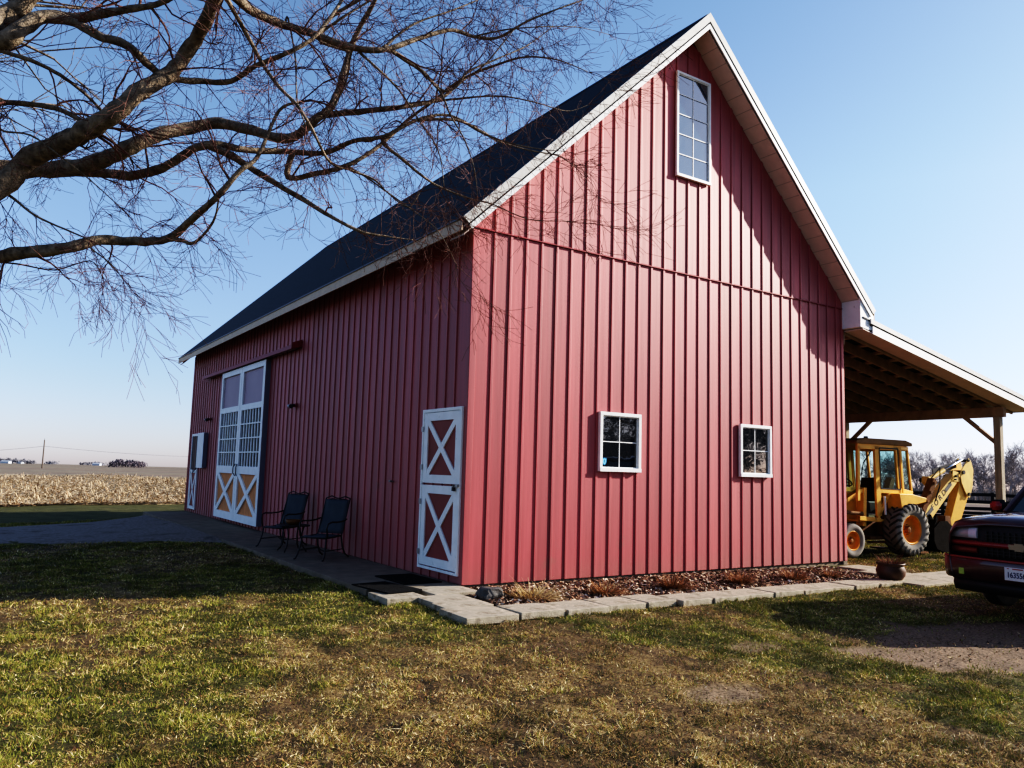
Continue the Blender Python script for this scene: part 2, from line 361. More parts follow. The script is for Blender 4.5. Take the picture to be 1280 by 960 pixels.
# corn residue
N_ = 170000
a_ = rng.random(N_); ymin = 26.8; yy = ymin + (a_ ** 1.7) * 75
xx = -5.7 + (yy + 9.7) * (-.16 + .62 * rng.random(N_)) * 1.0 - 0
keep = (yy > field_edge(xx) + .2) & (yy < field_far(xx)); xx, yy = xx[keep], yy[keep]; k = len(xx)
ln = rng.uniform(.06, .24, k) * (1 + yy / 110); wd = rng.uniform(.006, .014, k) * (1 + yy / 55); az = rng.random(k) * 2 * PI; el = np.abs(rng.normal(0, .14, k)) + (rng.random(k) < .025) * .9
d = np.stack([np.cos(az) * np.cos(el), np.sin(az) * np.cos(el), np.sin(el)], 1); s_ = np.stack([-np.sin(az), np.cos(az), rng.normal(0, .22, k)], 1)
b0 = np.stack([xx, yy, gz(xx, yy) + .05 + .03 * rng.random(k)], 1)
V = np.stack([b0 - s_ * wd[:, None], b0 + s_ * wd[:, None], b0 + d * ln[:, None] + s_ * wd[:, None], b0 + d * ln[:, None] - s_ * wd[:, None]], 1).reshape(-1, 3)
c_ = np.array([.58, .46, .31]) * rng.uniform(.5, 1.25, (k, 1)); c_ = c_ * (1 - .5 * (rng.random((k, 1)) < .25) * np.array([.8, 1, 1.1])); fd_ = smooth((yy - 45) / 70)[:, None]; c_ = c_ * (1 - .5 * fd_) + np.array([.40, .33, .25]) * .5 * fd_ * (.75 + .5 * fbm(xx, yy, 1.5, 2, 3)[:, None])
o = fast_mesh('corn_stubble', V, np.arange(4 * k).reshape(-1, 4), attr_mat('straw', .8), np.repeat(c_, 4, 0), 4)
tag(o, 'pale straw and cut corn stalks lying over the field', None, None, 'stuff')

# driveway and slab
def sheet(name, poly, z, m, seg=.35, amp=.0, edge=.08, cols=None):
    bm = bmesh.new(); vs = [bm.verts.new((x, y, 0)) for x, y in poly]; bm.faces.new(vs)
    bmesh.ops.triangulate(bm, faces=bm.faces)
    me = bpy.data.meshes.new(name); bm.to_mesh(me); bm.free(); return me
def edge_noise_poly(poly, amp, step=.25):
    out = []
    for k in range(len(poly)):
        a = Vector(poly[k]); b = Vector(poly[(k + 1) % len(poly)]); n = max(1, int((b - a).length / step))
        for i in range(n):
            p = a.lerp(b, i / n); out.append((p.x + amp * (noise.noise((p.x * 1.7, p.y * 1.7, 3.1))), p.y + amp * noise.noise((p.x * 1.7, p.y * 1.7, 9.1))))
    return out
gravel = mat('gravel', (.27, .24, .21), .9, var=.3, scale=14, bump=.8, bscale=60, dirt=((.12, .10, .09), 1.2, .55))
dp = edge_noise_poly([(-1.36, 7.6), (-3.5, 7.45), (-8, 6.9), (-16, 6.4), (-40, 5.6), (-40, 10.6), (-14, 11.2), (-8, 11.9), (-5.2, 12.6), (-3.0, 14.3), (-1.9, 17.6), (-1.36, 17.6)], .22)
m_ = MB(); 
nn = len(dp)
cx_, cy_ = -6, 9
# strip grid driveway following ground
xs_ = np.linspace(-40, -1.36, 160)
def interp(poly, x): return np.interp(x, [p_[0] for p_ in poly], [p_[1] for p_ in poly])
lo = sorted([(-1.36, 7.6), (-2.6, 8.4), (-5.3, 9.2), (-8, 9.2), (-16, 9.0), (-40, 8.0)]); hi = sorted([(-40, 13.6), (-14, 14.2), (-8, 14.8), (-5.2, 15.3), (-3.0, 16.4), (-1.36, 17.6)])
P = []
for x in xs_:
    y0 = interp(lo, x) + .25 * noise.noise((x * 1.3, 0, 0)); y1 = interp(hi, x) + .25 * noise.noise((x * 1.3, 5, 0))
    P.append([(x, y0 + (y1 - y0) * t, float(gz(x, y0 + (y1 - y0) * t)) + (.03 if 0 < k_ < 23 else -.05) + .025 * noise.noise((x, (y0 + (y1 - y0) * t), 2)) + (0.05 * max(0, 1 - abs(x + 1.36) / 1.5))) for k_, t in enumerate(np.linspace(0, 1, 24))])
tag(m_.grid(P).build('driveway', gravel, smooth=True), 'grey gravel driveway leading to the sliding barn doors', None, None, 'structure')
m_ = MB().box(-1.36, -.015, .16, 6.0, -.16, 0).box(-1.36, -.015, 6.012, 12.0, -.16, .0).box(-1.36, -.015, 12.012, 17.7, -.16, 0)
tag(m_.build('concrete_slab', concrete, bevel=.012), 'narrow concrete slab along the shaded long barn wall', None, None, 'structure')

# mulch bed
P = []
for i in range(70):
    x = -.25 + 8.6 * i / 69; row = []
    y0 = -1.62 if x < 2 else -1.78
    for j in range(16):
        y = y0 + (0.03 - y0) * j / 15; row.append((x, y, -.055 - .05 * max(0, x - 5) / 3.5 + .035 * noise.noise((x * 3, y * 3, 0))))
    P.append(row)
mulch = mat('mulch', (.14, .085, .055), .95, col2=(.05, .03, .02), scale=30, bump=1, bscale=60)
tag(MB().grid(P).build('mulch_bed', mulch, smooth=True), 'bed of brown wood mulch at the foot of the gable wall', None, None, 'structure')
N_ = 16000; xx = rng.uniform(-.22, 8.2, N_); y0 = np.where(xx < 2, -1.6, -1.75); yy = y0 + rng.random(N_) * (-.02 - y0); zz = -.05 - .05 * np.maximum(0, xx - 5) / 3.5 + rng.uniform(0, .025, N_)
az = rng.random(N_) * 2 * PI; d = np.stack([np.cos(az), np.sin(az), rng.normal(0, .35, N_)], 1) * rng.uniform(.012, .04, (N_, 1)); s_ = np.stack([-np.sin(az), np.cos(az), rng.normal(0, .5, N_)], 1) * rng.uniform(.005, .014, (N_, 1)); b0 = np.stack([xx, yy, zz], 1)
V = np.stack([b0 - s_ - d, b0 + s_ - d, b0 + s_ + d, b0 - s_ + d], 1).reshape(-1, 3)
pal = np.array([[.34, .21, .14], [.20, .115, .08], [.52, .42, .32], [.10, .06, .045], [.40, .26, .17], [.68, .60, .50]]); c_ = pal[rng.choice(6, N_, p=[.25, .20, .17, .14, .14, .10])] * rng.uniform(.8, 1.35, (N_, 1))
tag(fast_mesh('wood_chips', V, np.arange(4 * N_).reshape(-1, 4), attr_mat('chips', .85), np.repeat(c_, 4, 0), 4), 'loose brown wood chips and pale flakes strewn over the bed', None, None, 'stuff')

# ------------------------------------------------------------------ grass blades
def in_block(x, y):
    b = (x > -.02) & (x < W + .0) & (y > -.02)
    b |= (x > -1.34) & (x <= 0) & (y > -.02) & (y < 17.8)
    b |= (x > -1.42) & (x < -.0) & (y > -.62) & (y < .3)
    b |= (x > -1.05) & (x < -.3) & (y > -2.09) & (y < -.4)
    b |= (x > -1.12) & (x < 2.02) & (y > -2.10) & (y < -.0) & ((x > -.4) | (y < -1.5))
    b |= (x >= 2.0) & (x < 7.2) & (y > -2.19) & (y < 0)
    b |= (x >= 7.1) & (x < 9.7) & (y > -2.62) & (y < -1.55)
    b |= (x >= 7.1) & (x < 8.9) & (y > -1.8) & (y < 0)
    b |= (y > np.interp(x, [p_[0] for p_ in lo], [p_[1] for p_ in lo])) & (y < np.interp(x, [p_[0] for p_ in hi], [p_[1] for p_ in hi])) & (x < -1.3)
    return b
N_ = 2000000
dist = 3.6 + 24 * rng.random(N_) ** 1.95; ang = rng.uniform(R(33.4 - 41), R(33.4 + 42), N_)
xx = CAM[0] + dist * np.sin(ang); yy = CAM[1] + dist * np.cos(ang)
keep = ~in_block(xx, yy) & (yy < field_edge(xx) + .3) & (rng.random(N_) < (1 - .97 * dirt_mask(xx, yy)) ) & (rng.random(N_) < .25 + .75 * smooth((fbm(xx, yy, .16, 5, 3) - .32) / .2))
g_ = green_mask(xx, yy)
bare_ = smooth((.6 * fbm(xx, yy, .42, 1, 4) + .4 * fbm(xx, yy, .15, 3, 3) - .50) / .10) * (1 - .75 * g_)
tuft_ = fbm(xx, yy, .22, 2, 3)
keep &= rng.random(N_) < (.55 + .45 * g_) * (1 - .62 * bare_)
xx, yy, dist, g_, tuft_ = xx[keep], yy[keep], dist[keep], g_[keep], tuft_[keep]; k = len(xx); print('blades', k)
isg = rng.random(k) < (.27 + .42 * g_)
h = np.where(isg, rng.uniform(.014, .042, k), rng.uniform(.018, .055, k)) * (1 + .25 * (rng.random(k) < .03)) * (1 + dist * .012) * (.55 + .8 * smooth((tuft_ - .35) / .35))
w = rng.uniform(.0013, .0036, k) * np.maximum(1, dist / 6.5)
el = np.where(isg, rng.uniform(.5, 1.4, k), np.abs(rng.normal(.12, .35, k))); az = rng.random(k) * 2 * PI
d = np.stack([np.cos(az) * np.cos(el), np.sin(az) * np.cos(el), np.sin(el)], 1) * h[:, None]
va = ang[keep] + rng.normal(0, .6, k)   # random facing
s_ = np.stack([np.cos(va), -np.sin(va), rng.normal(0, .2, k)], 1) * w[:, None]
b0 = np.stack([xx, yy, gz(xx, yy) + lawn_zoff(xx, yy) - .008 + np.where(isg, 0, .012 * rng.random(k))], 1)
V = np.stack([b0 - s_, b0 + s_, b0 + d], 1).reshape(-1, 3)
cg = np.array([.150, .168, .048])[None] * rng.uniform(.45, 1.45, (k, 1)) + np.array([.17, .115, .03])[None] * rng.random((k, 1)) ** 2
pal = np.array([[.62, .49, .27], [.42, .28, .14], [.17, .10, .055], [.80, .69, .46], [.50, .37, .18]])
cb = pal[rng.choice(5, k, p=[.26, .26, .24, .07, .17])] * rng.uniform(.6, 1.15, (k, 1))
c_ = np.where(isg[:, None], cg, cb) * (.95 + .85 * smooth((fbm(xx, yy, .30, 4, 3) - .3) / .4))[:, None]
o = fast_mesh('lawn_grass', V, np.arange(3 * k).reshape(-1, 3), attr_mat('grass_blades', .75, trans=.12), np.repeat(c_, 3, 0), 3)
tag(o, 'short green and straw coloured grass blades over the lawn', None, None, 'stuff')
# fallen leaves
N_ = 26000; dist = 4 + 14 * rng.random(N_) ** 1.2; ang = rng.uniform(R(33.4 - 40), R(33.4 + 41), N_); xx = CAM[0] + dist * np.sin(ang); yy = CAM[1] + dist * np.cos(ang)
keep = ~in_block(xx, yy) & (rng.random(N_) < .25 + .9 * smooth((fbm(xx, yy, 1.1, 4, 3) - .4) / .3)); xx, yy, dist = xx[keep], yy[keep], dist[keep]; k = len(xx)
az = rng.random(k) * 2 * PI; sz_ = rng.uniform(.004, .011, k)[:, None]
t1 = np.stack([np.cos(az), np.sin(az), rng.normal(0, .45, k)], 1) * sz_ * 1.3; t2 = np.stack([-np.sin(az), np.cos(az), rng.normal(0, .45, k)], 1) * sz_ * .8
b0 = np.stack([xx, yy, gz(xx, yy) + lawn_zoff(xx, yy) + .012], 1)
V = np.stack([b0 - t1, b0 - t2, b0 + t1 * .9 + np.array([0, 0, .006]), b0 + t2], 1).reshape(-1, 3)
pal = np.array([[.28, .16, .08], [.20, .11, .06], [.40, .27, .15], [.08, .05, .03], [.50, .40, .26]]); c_ = pal[rng.choice(5, k, p=[.28, .28, .14, .26, .04])] * rng.uniform(.7, 1.2, (k, 1))
tag(fast_mesh('fallen_leaves', V, np.arange(4 * k).reshape(-1, 4), attr_mat('dead_leaf', .8), np.repeat(c_, 4, 0), 4), 'small brown dead leaves scattered over the lawn', None, None, 'stuff')
# soil crumbs
N_ = 4500; xx = rng.uniform(-6, 8, N_); yy = rng.uniform(-8, -2.5, N_); dm = dirt_mask(xx, yy); keep = (rng.random(N_) < dm) ; xx, yy = xx[keep], yy[keep]; k = len(xx)
r_ = (rng.uniform(.003, .011, k) * (1 + 1.2 * (rng.random(k) < .05)))[:, None]; b0 = np.stack([xx, yy, gz(xx, yy) + lawn_zoff(xx, yy) - .022], 1)
oct_ = np.array([[1, 0, 0], [-.5, .87, 0], [-.5, -.87, 0], [0, 0, 1.0]]); jit = rng.normal(0, .25, (k, 4, 3)); V = (b0[:, None] + (oct_ + jit) * r_[:, None]).reshape(-1, 3)
fc = (np.array([[0, 1, 3], [1, 2, 3], [2, 0, 3]])[None] + 4 * np.arange(k)[:, None, None]).reshape(-1, 3)
c_ = np.array([.20, .15, .115]) * rng.uniform(.5, 1.4, (k, 1))
tag(fast_mesh('soil_crumbs', V, fc, attr_mat('crumb', .95), np.repeat(c_, 4, 0), 3), 'loose crumbs of soil on the bare patch of lawn', None, None, 'stuff')

# ================================================================== BARN
barn = empty('barn', (0, 0, 0), 0, 'large red board and batten barn with dark gable roof and open side shed', 'barn')
SP = .2852
def rib_profile(a, b, first, sp=SP, off=0.0, hw=.023, th=.018):
    pts = [(a, 0)]; x = first
    while x < b - .05:
        if x > a + .05: pts += [(x - hw, 0), (x - hw + .002, th), (x - hw + .006, th + .001), (x + hw - .006, th + .001), (x + hw - .002, th), (x + hw, 0)]
        x += sp
    pts.append((b, 0)); return [(p_[0], p_[1] + off) for p_ in pts]
slope = (ZR - ZE) / (W / 2 + OV)
def roof_z(x): return ZR - abs(x - W / 2) * slope
def wall_strip(prof, place, z0f, z1f, name, m):
    b = MB(); P0 = [place(u, o, z0f(u)) for u, o in prof]; P1 = [place(u, o, z1f(u)) for u, o in prof]; b.grid([P0, P1]); return b.build(name, m, barn, fix=False)
UND = .30
wall_strip(rib_profile(.0, W, .08 + SP), lambda u, o, z: (u, -o, z), lambda u: 0, lambda u: HB + .01, 'gable_wall', red)
wall_strip(rib_profile(.0, W, .08 + SP, off=.014), lambda u, o, z: (u, -o, z), lambda u: HB - .012, lambda u: max(HB, roof_z(u) - UND + .04), 'gable_wall', redup)
MB().prism([(0.0, HB - .014), (0, HB + .01), (.018, HB + .01), (.034, HB - .002), (.034, HB - .014), (.016, HB - .014)][::-1], 'x', 0, W).build('flashing', redtrim, barn)
for o in [bpy.data.objects['flashing']]:
    o.data.transform(Matrix.Diagonal((1, -1, 1, 1))); o.data.flip_normals()
wall_strip(rib_profile(.0, L, .12 + SP), lambda u, o, z: (-o, u, z), lambda u: 0, lambda u: ZE + .22, 'long_wall', red)
wall_strip(rib_profile(.0, L, .12 + SP), lambda u, o, z: (W + o, u, z), lambda u: 0, lambda u: ZE + .22, 'long_wall', red)
wall_strip(rib_profile(.0, W, .08 + SP), lambda u, o, z: (u, L + o, z), lambda u: 0, lambda u: roof_z(u) - UND + .04, 'gable_wall', red)
# corner trims
b = MB(); b.box(-.018, .085, -.018, .0, .002, HB - .02); b.box(-.018, -.001, .0, .085, .002, HB - .02); b.build('corner_trim', red, barn, bevel=.004)
b = MB(); b.box(W - .07, W + .018, -.018, -.001, .002, HB - .02); b.build('corner_trim', red, barn, bevel=.004)
b = MB(); b.box(-.02, -.001, L - .09, L + .02, .002, HB - .02); b.build('corner_trim', redtrim, barn, bevel=.004)
MB().box(.03, W - .03, .03, L - .03, -.5, .0).build('foundation', concrete, barn)
MB().box(W - .12, W + .02, -.02, .25, -.32, -.004).build('foundation_block', concrete, barn, bevel=.01)
# roof: shell following both slopes
def roof_poly(over, t0, t1):
    e0 = -OV - over; e1 = W + OV + over; zc0 = ZR - t0; sl = slope
    top = [(e0, zc0 - (W / 2 - e0) * sl), (W / 2, zc0), (e1, zc0 - (e1 - W / 2) * sl)]
    zc1 = ZR - t1; bot = [(e1, zc1 - (e1 - W / 2) * sl), (W / 2, zc1), (e0, zc1 - (W / 2 - e0) * sl)]
    return top + bot
MB().prism(roof_poly(0, .0, .05)[::-1], 'y', -OV + .0, L + OV).build('roof', roofm, barn)
# ridge cap
MB().prism([(W / 2 - .16, ZR - .16 * slope + .015), (W / 2, ZR + .02), (W / 2 + .16, ZR - .16 * slope + .015), (W / 2 + .16, ZR - .16 * slope + .003), (W / 2, ZR + .004), (W / 2 - .16, ZR - .16 * slope + .003)][::-1], 'y', -OV + .03, L + OV - .03).build('ridge_cap', roofm, barn)
# roof deck/soffit body below the roof sheet
for s in (-1, 1):
    def sx(x): return W / 2 + s * x
    hw = W / 2 + OV
    # soffit at gable ends
    for (ya, yb) in ((-OV + .03, -.016), (L + .0, L + OV - .03)):
        b = MB()
        vs = []
        for x, dz in ((0, .26), (hw - .04, .26), (hw - .04, .28), (0, .28)):
            vs.append((sx(x), ZR - dz - x * slope))
        b.prism(vs, 'y', ya, yb); o = b.build('soffit', soffitm, barn)
    # soffit panel joints
    x = .25
    while x < hw - .2:
        MB().box(*sorted((sx(x), sx(x + .006))), -OV + .04, -.02, ZR - x * slope - .2855, ZR - x * slope - .276).build('soffit_joint', mat('joint', (.3, .25, .21), .7), barn); x += .23
    # sloping eave soffit behind fascia
    b = MB(); b.prism([(sx(W / 2 - .02), ZR - .2 - (W / 2 - .02) * slope), (sx(hw - .03), ZR - .14 - (hw - .03) * slope), (sx(hw - .03), ZR - .16 - (hw - .03) * slope), (sx(W / 2 - .02), ZR - .24 - (W / 2 - .02) * slope)], 'y', -OV + .03, L + OV - .03); b.build('soffit', soffitm, barn)
    # rake trims at near and far gable
    for yn, dirn in ((-OV, -1), (L + OV, 1)):
        def rk(t0, t1, dy0, dy1, nm, mm_, end=hw):
            b = MB(); vs = [(sx(0), ZR - t0), (sx(end), ZR - t0 - end * slope), (sx(end - (t1 - t0) * .55), ZR - t1 - (end - (t1 - t0) * .55) * slope), (sx(0), ZR - t1)]
            b.prism(vs, 'y', yn + dirn * dy0, yn + dirn * dy1); return b.build(nm, mm_, barn)
        rk(-.012, .155, .0, .035, 'rake_trim', greytrim, hw + .012)
        rk(.155, .188, .0, .008, 'rake_gap', gapshade, hw - .07)  # dark strip paints the shade between trim and fascia
        rk(.188, .285, .0, .024, 'rake_fascia', white, hw - .09)
    # eave fascia
    b = MB(); xe = hw; b.box(*sorted((sx(xe), sx(xe + .018))), -OV + .002, L + OV - .002, ZE - .19, ZE - .012); b.build('eave_fascia', fasciam, barn)
    b = MB(); b.box(*sorted((sx(xe - .01), sx(xe + .035))), -OV - .0, L + OV + .0, ZE - .03, ZE - .004); b.build('drip_edge', mat('drip', (.09, .10, .12), .4), barn)
# eave return box at the near right eave
zb = 4.69
MB().prism([(W - .03, zb), (W + .30, zb - .04), (W + .42, zb + .0), (W + .43, ZE + .02 - .13), (W - .03, 5.29)], 'y', -OV + .004, -.02).build('eave_return', white, barn)

# ---- lean-to shed
LT = lambda x: 4.87 - .1708 * (x - 9.1)
x0l, x1l = W + .04, 16.0; LY = 13.2
def lbar(x0, x1, t0, t1, y0, y1, nm, mm_):
    MB().prism([(x0, LT(x0) - t0), (x1, LT(x1) - t0), (x1, LT(x1) - t1), (x0, LT(x0) - t1)][::-1], 'y', y0, y1).build(nm, mm_, barn)
lbar(x0l, x1l, .0, .03, -OV - .01, LY, 'shed_roof', roofm)
lbar(9.12, x1l + .01, -.012, .085, -OV - .045, -OV - .011, 'rake_trim', greytrim)
lbar(9.14, x1l, .085, .115, -OV - .024, -OV - .011, 'rake_gap', gapshade)  # same painted shade line under the shed's rake trim
lbar(W + .34, x1l, .115, .275, -OV - .03, -OV + .0, 'rake_fascia', white)
lbar(x0l, x1l - .02, .24, .26, -OV + .0, -.02, 'soffit', soffitm)
MB().box(x1l, x1l + .03, -OV, LY, LT(x1l) - .27, LT(x1l) - .01).build('eave_fascia', white, barn)
yk = 0.0
for k in range(22):
    lbar(x0l, x1l - .02, .09, .31, yk, yk + .045, 'rafter', woodm); yk += .61
xk = W + .3
while xk < 15.9:
    MB().add([(xk, -.0, LT(xk) - .085), (xk + .09, 0, LT(xk + .09) - .085), (xk + .09, LY, LT(xk + .09) - .085), (xk, LY, LT(xk) - .085), (xk, 0, LT(xk) - .04), (xk + .09, 0, LT(xk + .09) - .04), (xk + .09, LY, LT(xk + .09) - .04), (xk, LY, LT(xk) - .04)],
             [(0, 3, 2, 1), (4, 5, 6, 7), (0, 1, 5, 4), (1, 2, 6, 5), (2, 3, 7, 6), (3, 0, 4, 7)]).build('purlin', mat('purlin_wood', (.52, .42, .33), .75, var=.15), barn); xk += .6
XB = 15.2; bt = LT(XB) - .315
MB().box(XB - .07, XB + .07, -.17, LY - .3, bt - .25, bt).build('beam', woodm, barn, bevel=.006)
MB().box(W + .02, W + .06, -.02, LY, LT(W) - .53, LT(W) - .33).build('ledger', woodm, barn)
for k, yp in enumerate((-.0, 4.2, 8.4, 12.6)):
    MB().box(XB - .08, XB + .08, yp - .08, yp + .08, -.5, bt - .252).build('post', postm, barn, bevel=.006)
    for s in (-1, 1):
        if (k == 0 and s < 0) or (k == 3 and s > 0): continue
        MB().bar((XB, yp + s * .06, bt - .88), (XB, yp + s * .80, bt - .22), .09, .09).build('brace', woodm, barn)

# ---- windows
loftglass = glass_mat('loft_glass', (.03, .06, .09), .03)  # bluish base painted in to strengthen the reflected sky
loftglass.node_tree.nodes['Principled BSDF'].inputs['IOR'].default_value = 3.0
def window(x0, x1, z0, z1, nx, nz, fr=.055, dep=.06, name='window', off=.0):
    y = -.003 - off
    b = MB()
    b.box(x0, x1, y - dep, y, z1 - fr, z1).box(x0, x1, y - dep - .01, y, z0, z0 + fr * 1.1).box(x0, x0 + fr, y - dep, y, z0 + fr * 1.1, z1 - fr).box(x1 - fr, x1, y - dep, y, z0 + fr * 1.1, z1 - fr)
    w = b.build(name, white, barn, bevel=.003); tag(w)
    gx0, gx1, gz0, gz1 = x0 + fr, x1 - fr, z0 + fr * 1.1, z1 - fr
    MB().box(gx0, gx1, y - .010, y - .004, gz0, gz1).build('pane', loftglass if nz > 3 else winglass, w)
    f2 = .016; b = MB(); b.box(gx0, gx1, y - .026, y - .0105, gz1 - f2, gz1).box(gx0, gx1, y - .026, y - .0105, gz0, gz0 + f2).box(gx0, gx0 + f2, y - .026, y - .0105, gz0 + f2, gz1 - f2).box(gx1 - f2, gx1, y - .026, y - .0105, gz0 + f2, gz1 - f2)
    b.build('sash', white, w)
    b = MB()
    for i in range(1, nx):
        xm = gx0 + (gx1 - gx0) * i / nx; b.box(xm - .008, xm + .008, y - .018, y - .0105, gz0 + f2, gz1 - f2)
    b.build('muntin', white, w)
    b = MB()
    for i in range(1, nz):
        zm = gz0 + (gz1 - gz0) * i / nz; b.box(gx0 + f2, gx1 - f2, y - .021, y - .0182, zm - .008, zm + .008)
    b.build('muntin', white, w)
    return w, (gx0, gx1, gz0, gz1, y)
w1, g1 = window(2.38, 3.25, 1.63, 2.575, 2, 2, off=.014); w1['label'] = 'small four pane window with a blue sticker'
w2, g2 = window(5.66, 6.52, 1.61, 2.56, 2, 2, off=.014); w2['label'] = 'small four pane window without sticker'
w3, g3 = window(4.02, 4.88, 6.83, 8.77, 2, 5, fr=.045, dep=.045, off=.03); w3['label'] = 'tall ten pane loft window high in the gable'
# blue shield sticker
sx_, sz_ = g1[0] + .075, g1[2] + .10; b = MB()
sh = [(-.045, .05), (0, .06), (.045, .05), (.045, -.01), (.025, -.045), (0, -.062), (-.025, -.045), (-.045, -.01)]
b.prism([(sx_ + a, sz_ + c) for a, c in sh], 'y', g1[4] - .0135, g1[4] - .0105); st = b.build('sticker', mat('sticker_blue', (.02, .22, .42), .4), w1)
b = MB(); b.prism([(sx_ + a * .75, sz_ + c * .75) for a, c in sh], 'y', g1[4] - .0150, g1[4] - .0137); b.build('sticker_face', mat('sticker_pale', (.25, .55, .75), .4), w1)
b = MB(); b.box(sx_ - .008, sx_ + .008, g1[4] - .0165, g1[4] - .0152, sz_ - .02, sz_ + .028); b.build('sticker_mark', mat('sticker_blue', 0), w1)

# ---- doors on the long wall (x = 0, facing -x)
def D(b, y0, y1, z0, z1, d0, d1): b.box(-d1, -d0, y0, y1, z0, z1)
def xbars(b, y0, y1, z0, z1, w, d0, d1):
    for s in (0, 1):
        a = Vector((0, y0, z0 if s else z1)); c = Vector((0, y1, z1 if s else z0)); a.x = c.x = -(d0 + d1) / 2 - s * .002
        b.bar(a, c, (d1 - d0), w, up=(0, 0, 1)) if False else None
        dd = (c - a); n = Vector((0, -dd.z, dd.y)).normalized() * w / 2
        e = dd.normalized()
        x0_, x1_ = -d1 - s * .003, -d0
        A = [a + n, c + n, c - n, a - n]
        b.add([(x0_, p_.y, p_.z) for p_ in A] + [(x1_, p_.y, p_.z) for p_ in A], [(0, 1, 2, 3), (7, 6, 5, 4), (0, 4, 5, 1), (1, 5, 6, 2), (2, 6, 7, 3), (3, 7, 4, 0)])
# dutch walk door near corner
y0, y1, z0, z1 = .08, 1.30, .11, 2.50
b = MB(); D(b, y0, y0 + .05, z0, z1, .002, .05); D(b, y1 - .05, y1, z0, z1, .002, .05); D(b, y0 + .05, y1 - .05, z1 - .05, z1, .002, .05); D(b, y0 + .05, y1 - .05, z0, z0 + .04, .002, .05)
door = b.build('dutch_door', white, barn, bevel=.003); door['label'] = 'narrow white framed red Dutch door by the near corner'
for (a, c, nm) in ((1.385, 2.445, 'upper_leaf'), (.165, 1.355, 'lower_leaf')):
    ya, yb = y0 + .055, y1 - .055
    b = MB(); D(b, ya + .01, yb - .01, a + .01, c - .01, .003, .022); b.build('door_panel', doorpanel, door)
    b = MB(); fw = .125; D(b, ya, ya + fw, a, c, .0225, .044); D(b, yb - fw, yb, a, c, .0225, .044); D(b, ya + fw, yb - fw, c - fw, c, .0225, .044); D(b, ya + fw, yb - fw, a, a + fw, .0225, .044)
    xbars(b, ya + fw * .7, yb - fw * .7, a + fw * .7, c - fw * .7, .095, .0225, .040); b.build(nm, white, door)
for zz in (2.2, 1.62, 1.1, .35): MB().box(-.058, -.0505, y1 - .06, y1 + .01, zz - .04, zz + .04).build('hinge', metalgrey, door)
b = MB(); b.box(-.075, -.0505, .10, .17, 1.35, 1.39); b.box(-.066, -.052, .14, .26, 1.355, 1.375); b.build('latch', metalgrey, door)
b = MB(); b.box(-.09, -.06, .185, .235, 1.29, 1.345); b.tube([(-.075, .195, 1.345), (-.075, .195, 1.375), (-.075, .225, 1.375), (-.075, .225, 1.345)], .005, 6); b.build('padlock', metaldark, door)
# big sliding doors
for (ya, yb) in ((9.58, 11.69), (11.71, 13.82)):
    d0 = .09; z0, z1 = .10, 4.14; fw = .17
    b = MB(); D(b, ya, ya + fw, z0, z1, d0, d0 + .05); D(b, yb - fw, yb, z0, z1, d0, d0 + .05)
    for (a, c) in ((z1 - .15, z1), (2.97, 3.12), (1.32, 1.52), (z0, z0 + .20)): D(b, ya + fw, yb - fw, a, c, d0, d0 + .05)
    xbars(b, ya + fw * .8, yb - fw * .8, z0 + .18, 1.36, .14, d0, d0 + .045)
    dr = b.build('sliding_door', white, barn, bevel=.003)
    dr['label'] = 'near leaf of the tall white sliding door' if ya < 10 else 'far leaf of the tall white sliding door'
    b = MB(); D(b, ya + fw - .01, yb - fw + .01, z0 + .19, 1.33, d0 - .03, d0 + .004); b.build('door_panel', plywood, dr)
    b = MB(); D(b, ya + fw - .01, yb - fw + .01, 3.11, z1 - .14, d0 - .03, d0 + .004); b.build('door_panel', doorgrey, dr)
    b = MB(); D(b, ya + fw - .01, yb - fw + .01, 1.51, 2.98, d0 - .03, d0 + .002); b.build('pane', doorglass, dr)
    b = MB(); n = 7
    for i in range(1, n):
        yc = ya + fw + (yb - ya - 2 * fw) * i / n; D(b, yc - .032, yc + .032, 1.52, 2.97, d0 + .012, d0 + .036)
    b.build('grille', white, dr)
    b = MB()
    for i in range(1, 4):
        zc = 1.52 + 1.45 * i / 4; D(b, ya + fw, yb - fw, zc - .016, zc + .016, d0 + .0365, d0 + .046)
    b.build('grille_rail', white, dr)
    yc = 11.62 if ya < 10 else 11.78
    s = -1 if ya < 10 else 1
    b = MB(); b.tube([(-d0 - .055, yc, 1.27), (-d0 - .09, yc + s * .06, 1.34), (-d0 - .09, yc + s * .07, 1.42), (-d0 - .09, yc + s * .06, 1.50), (-d0 - .055, yc, 1.57)], .012, 8); b.build('handle', metaldark, dr)
    b = MB(); D(b, ya - .004, ya - .001, z0 + .01, z1 - .01, .01, d0 + .04)
    b.box(-d0 + .001, -.012, ya + .0, ya + .03, z0 + .02, z1 - .02); b.build('edge_strip', mat('blue_grey_edge', (.20, .22, .27), .5), dr)  # shade on the white leaf's near edge, painted as blue-grey
# track hood
b = MB(); b.prism([(-.004, 4.34), (-.20, 4.245), (-.205, 4.15), (-.19, 4.15), (-.185, 4.235), (-.004, 4.32)][::-1], 'y', 7.42, 16.06); b.build('track_hood', redtrim, barn)
b = MB(); b.prism([(-.004, 4.36), (-.24, 4.27), (-.245, 4.13), (-.004, 4.20)][::-1], 'y', 7.36, 7.42); b.build('track_end_cap', redtrim, barn)
b = MB(); b.box(-.14, -.07, 7.5, 16.0, 4.165, 4.225); b.build('door_track', metalgrey, barn)
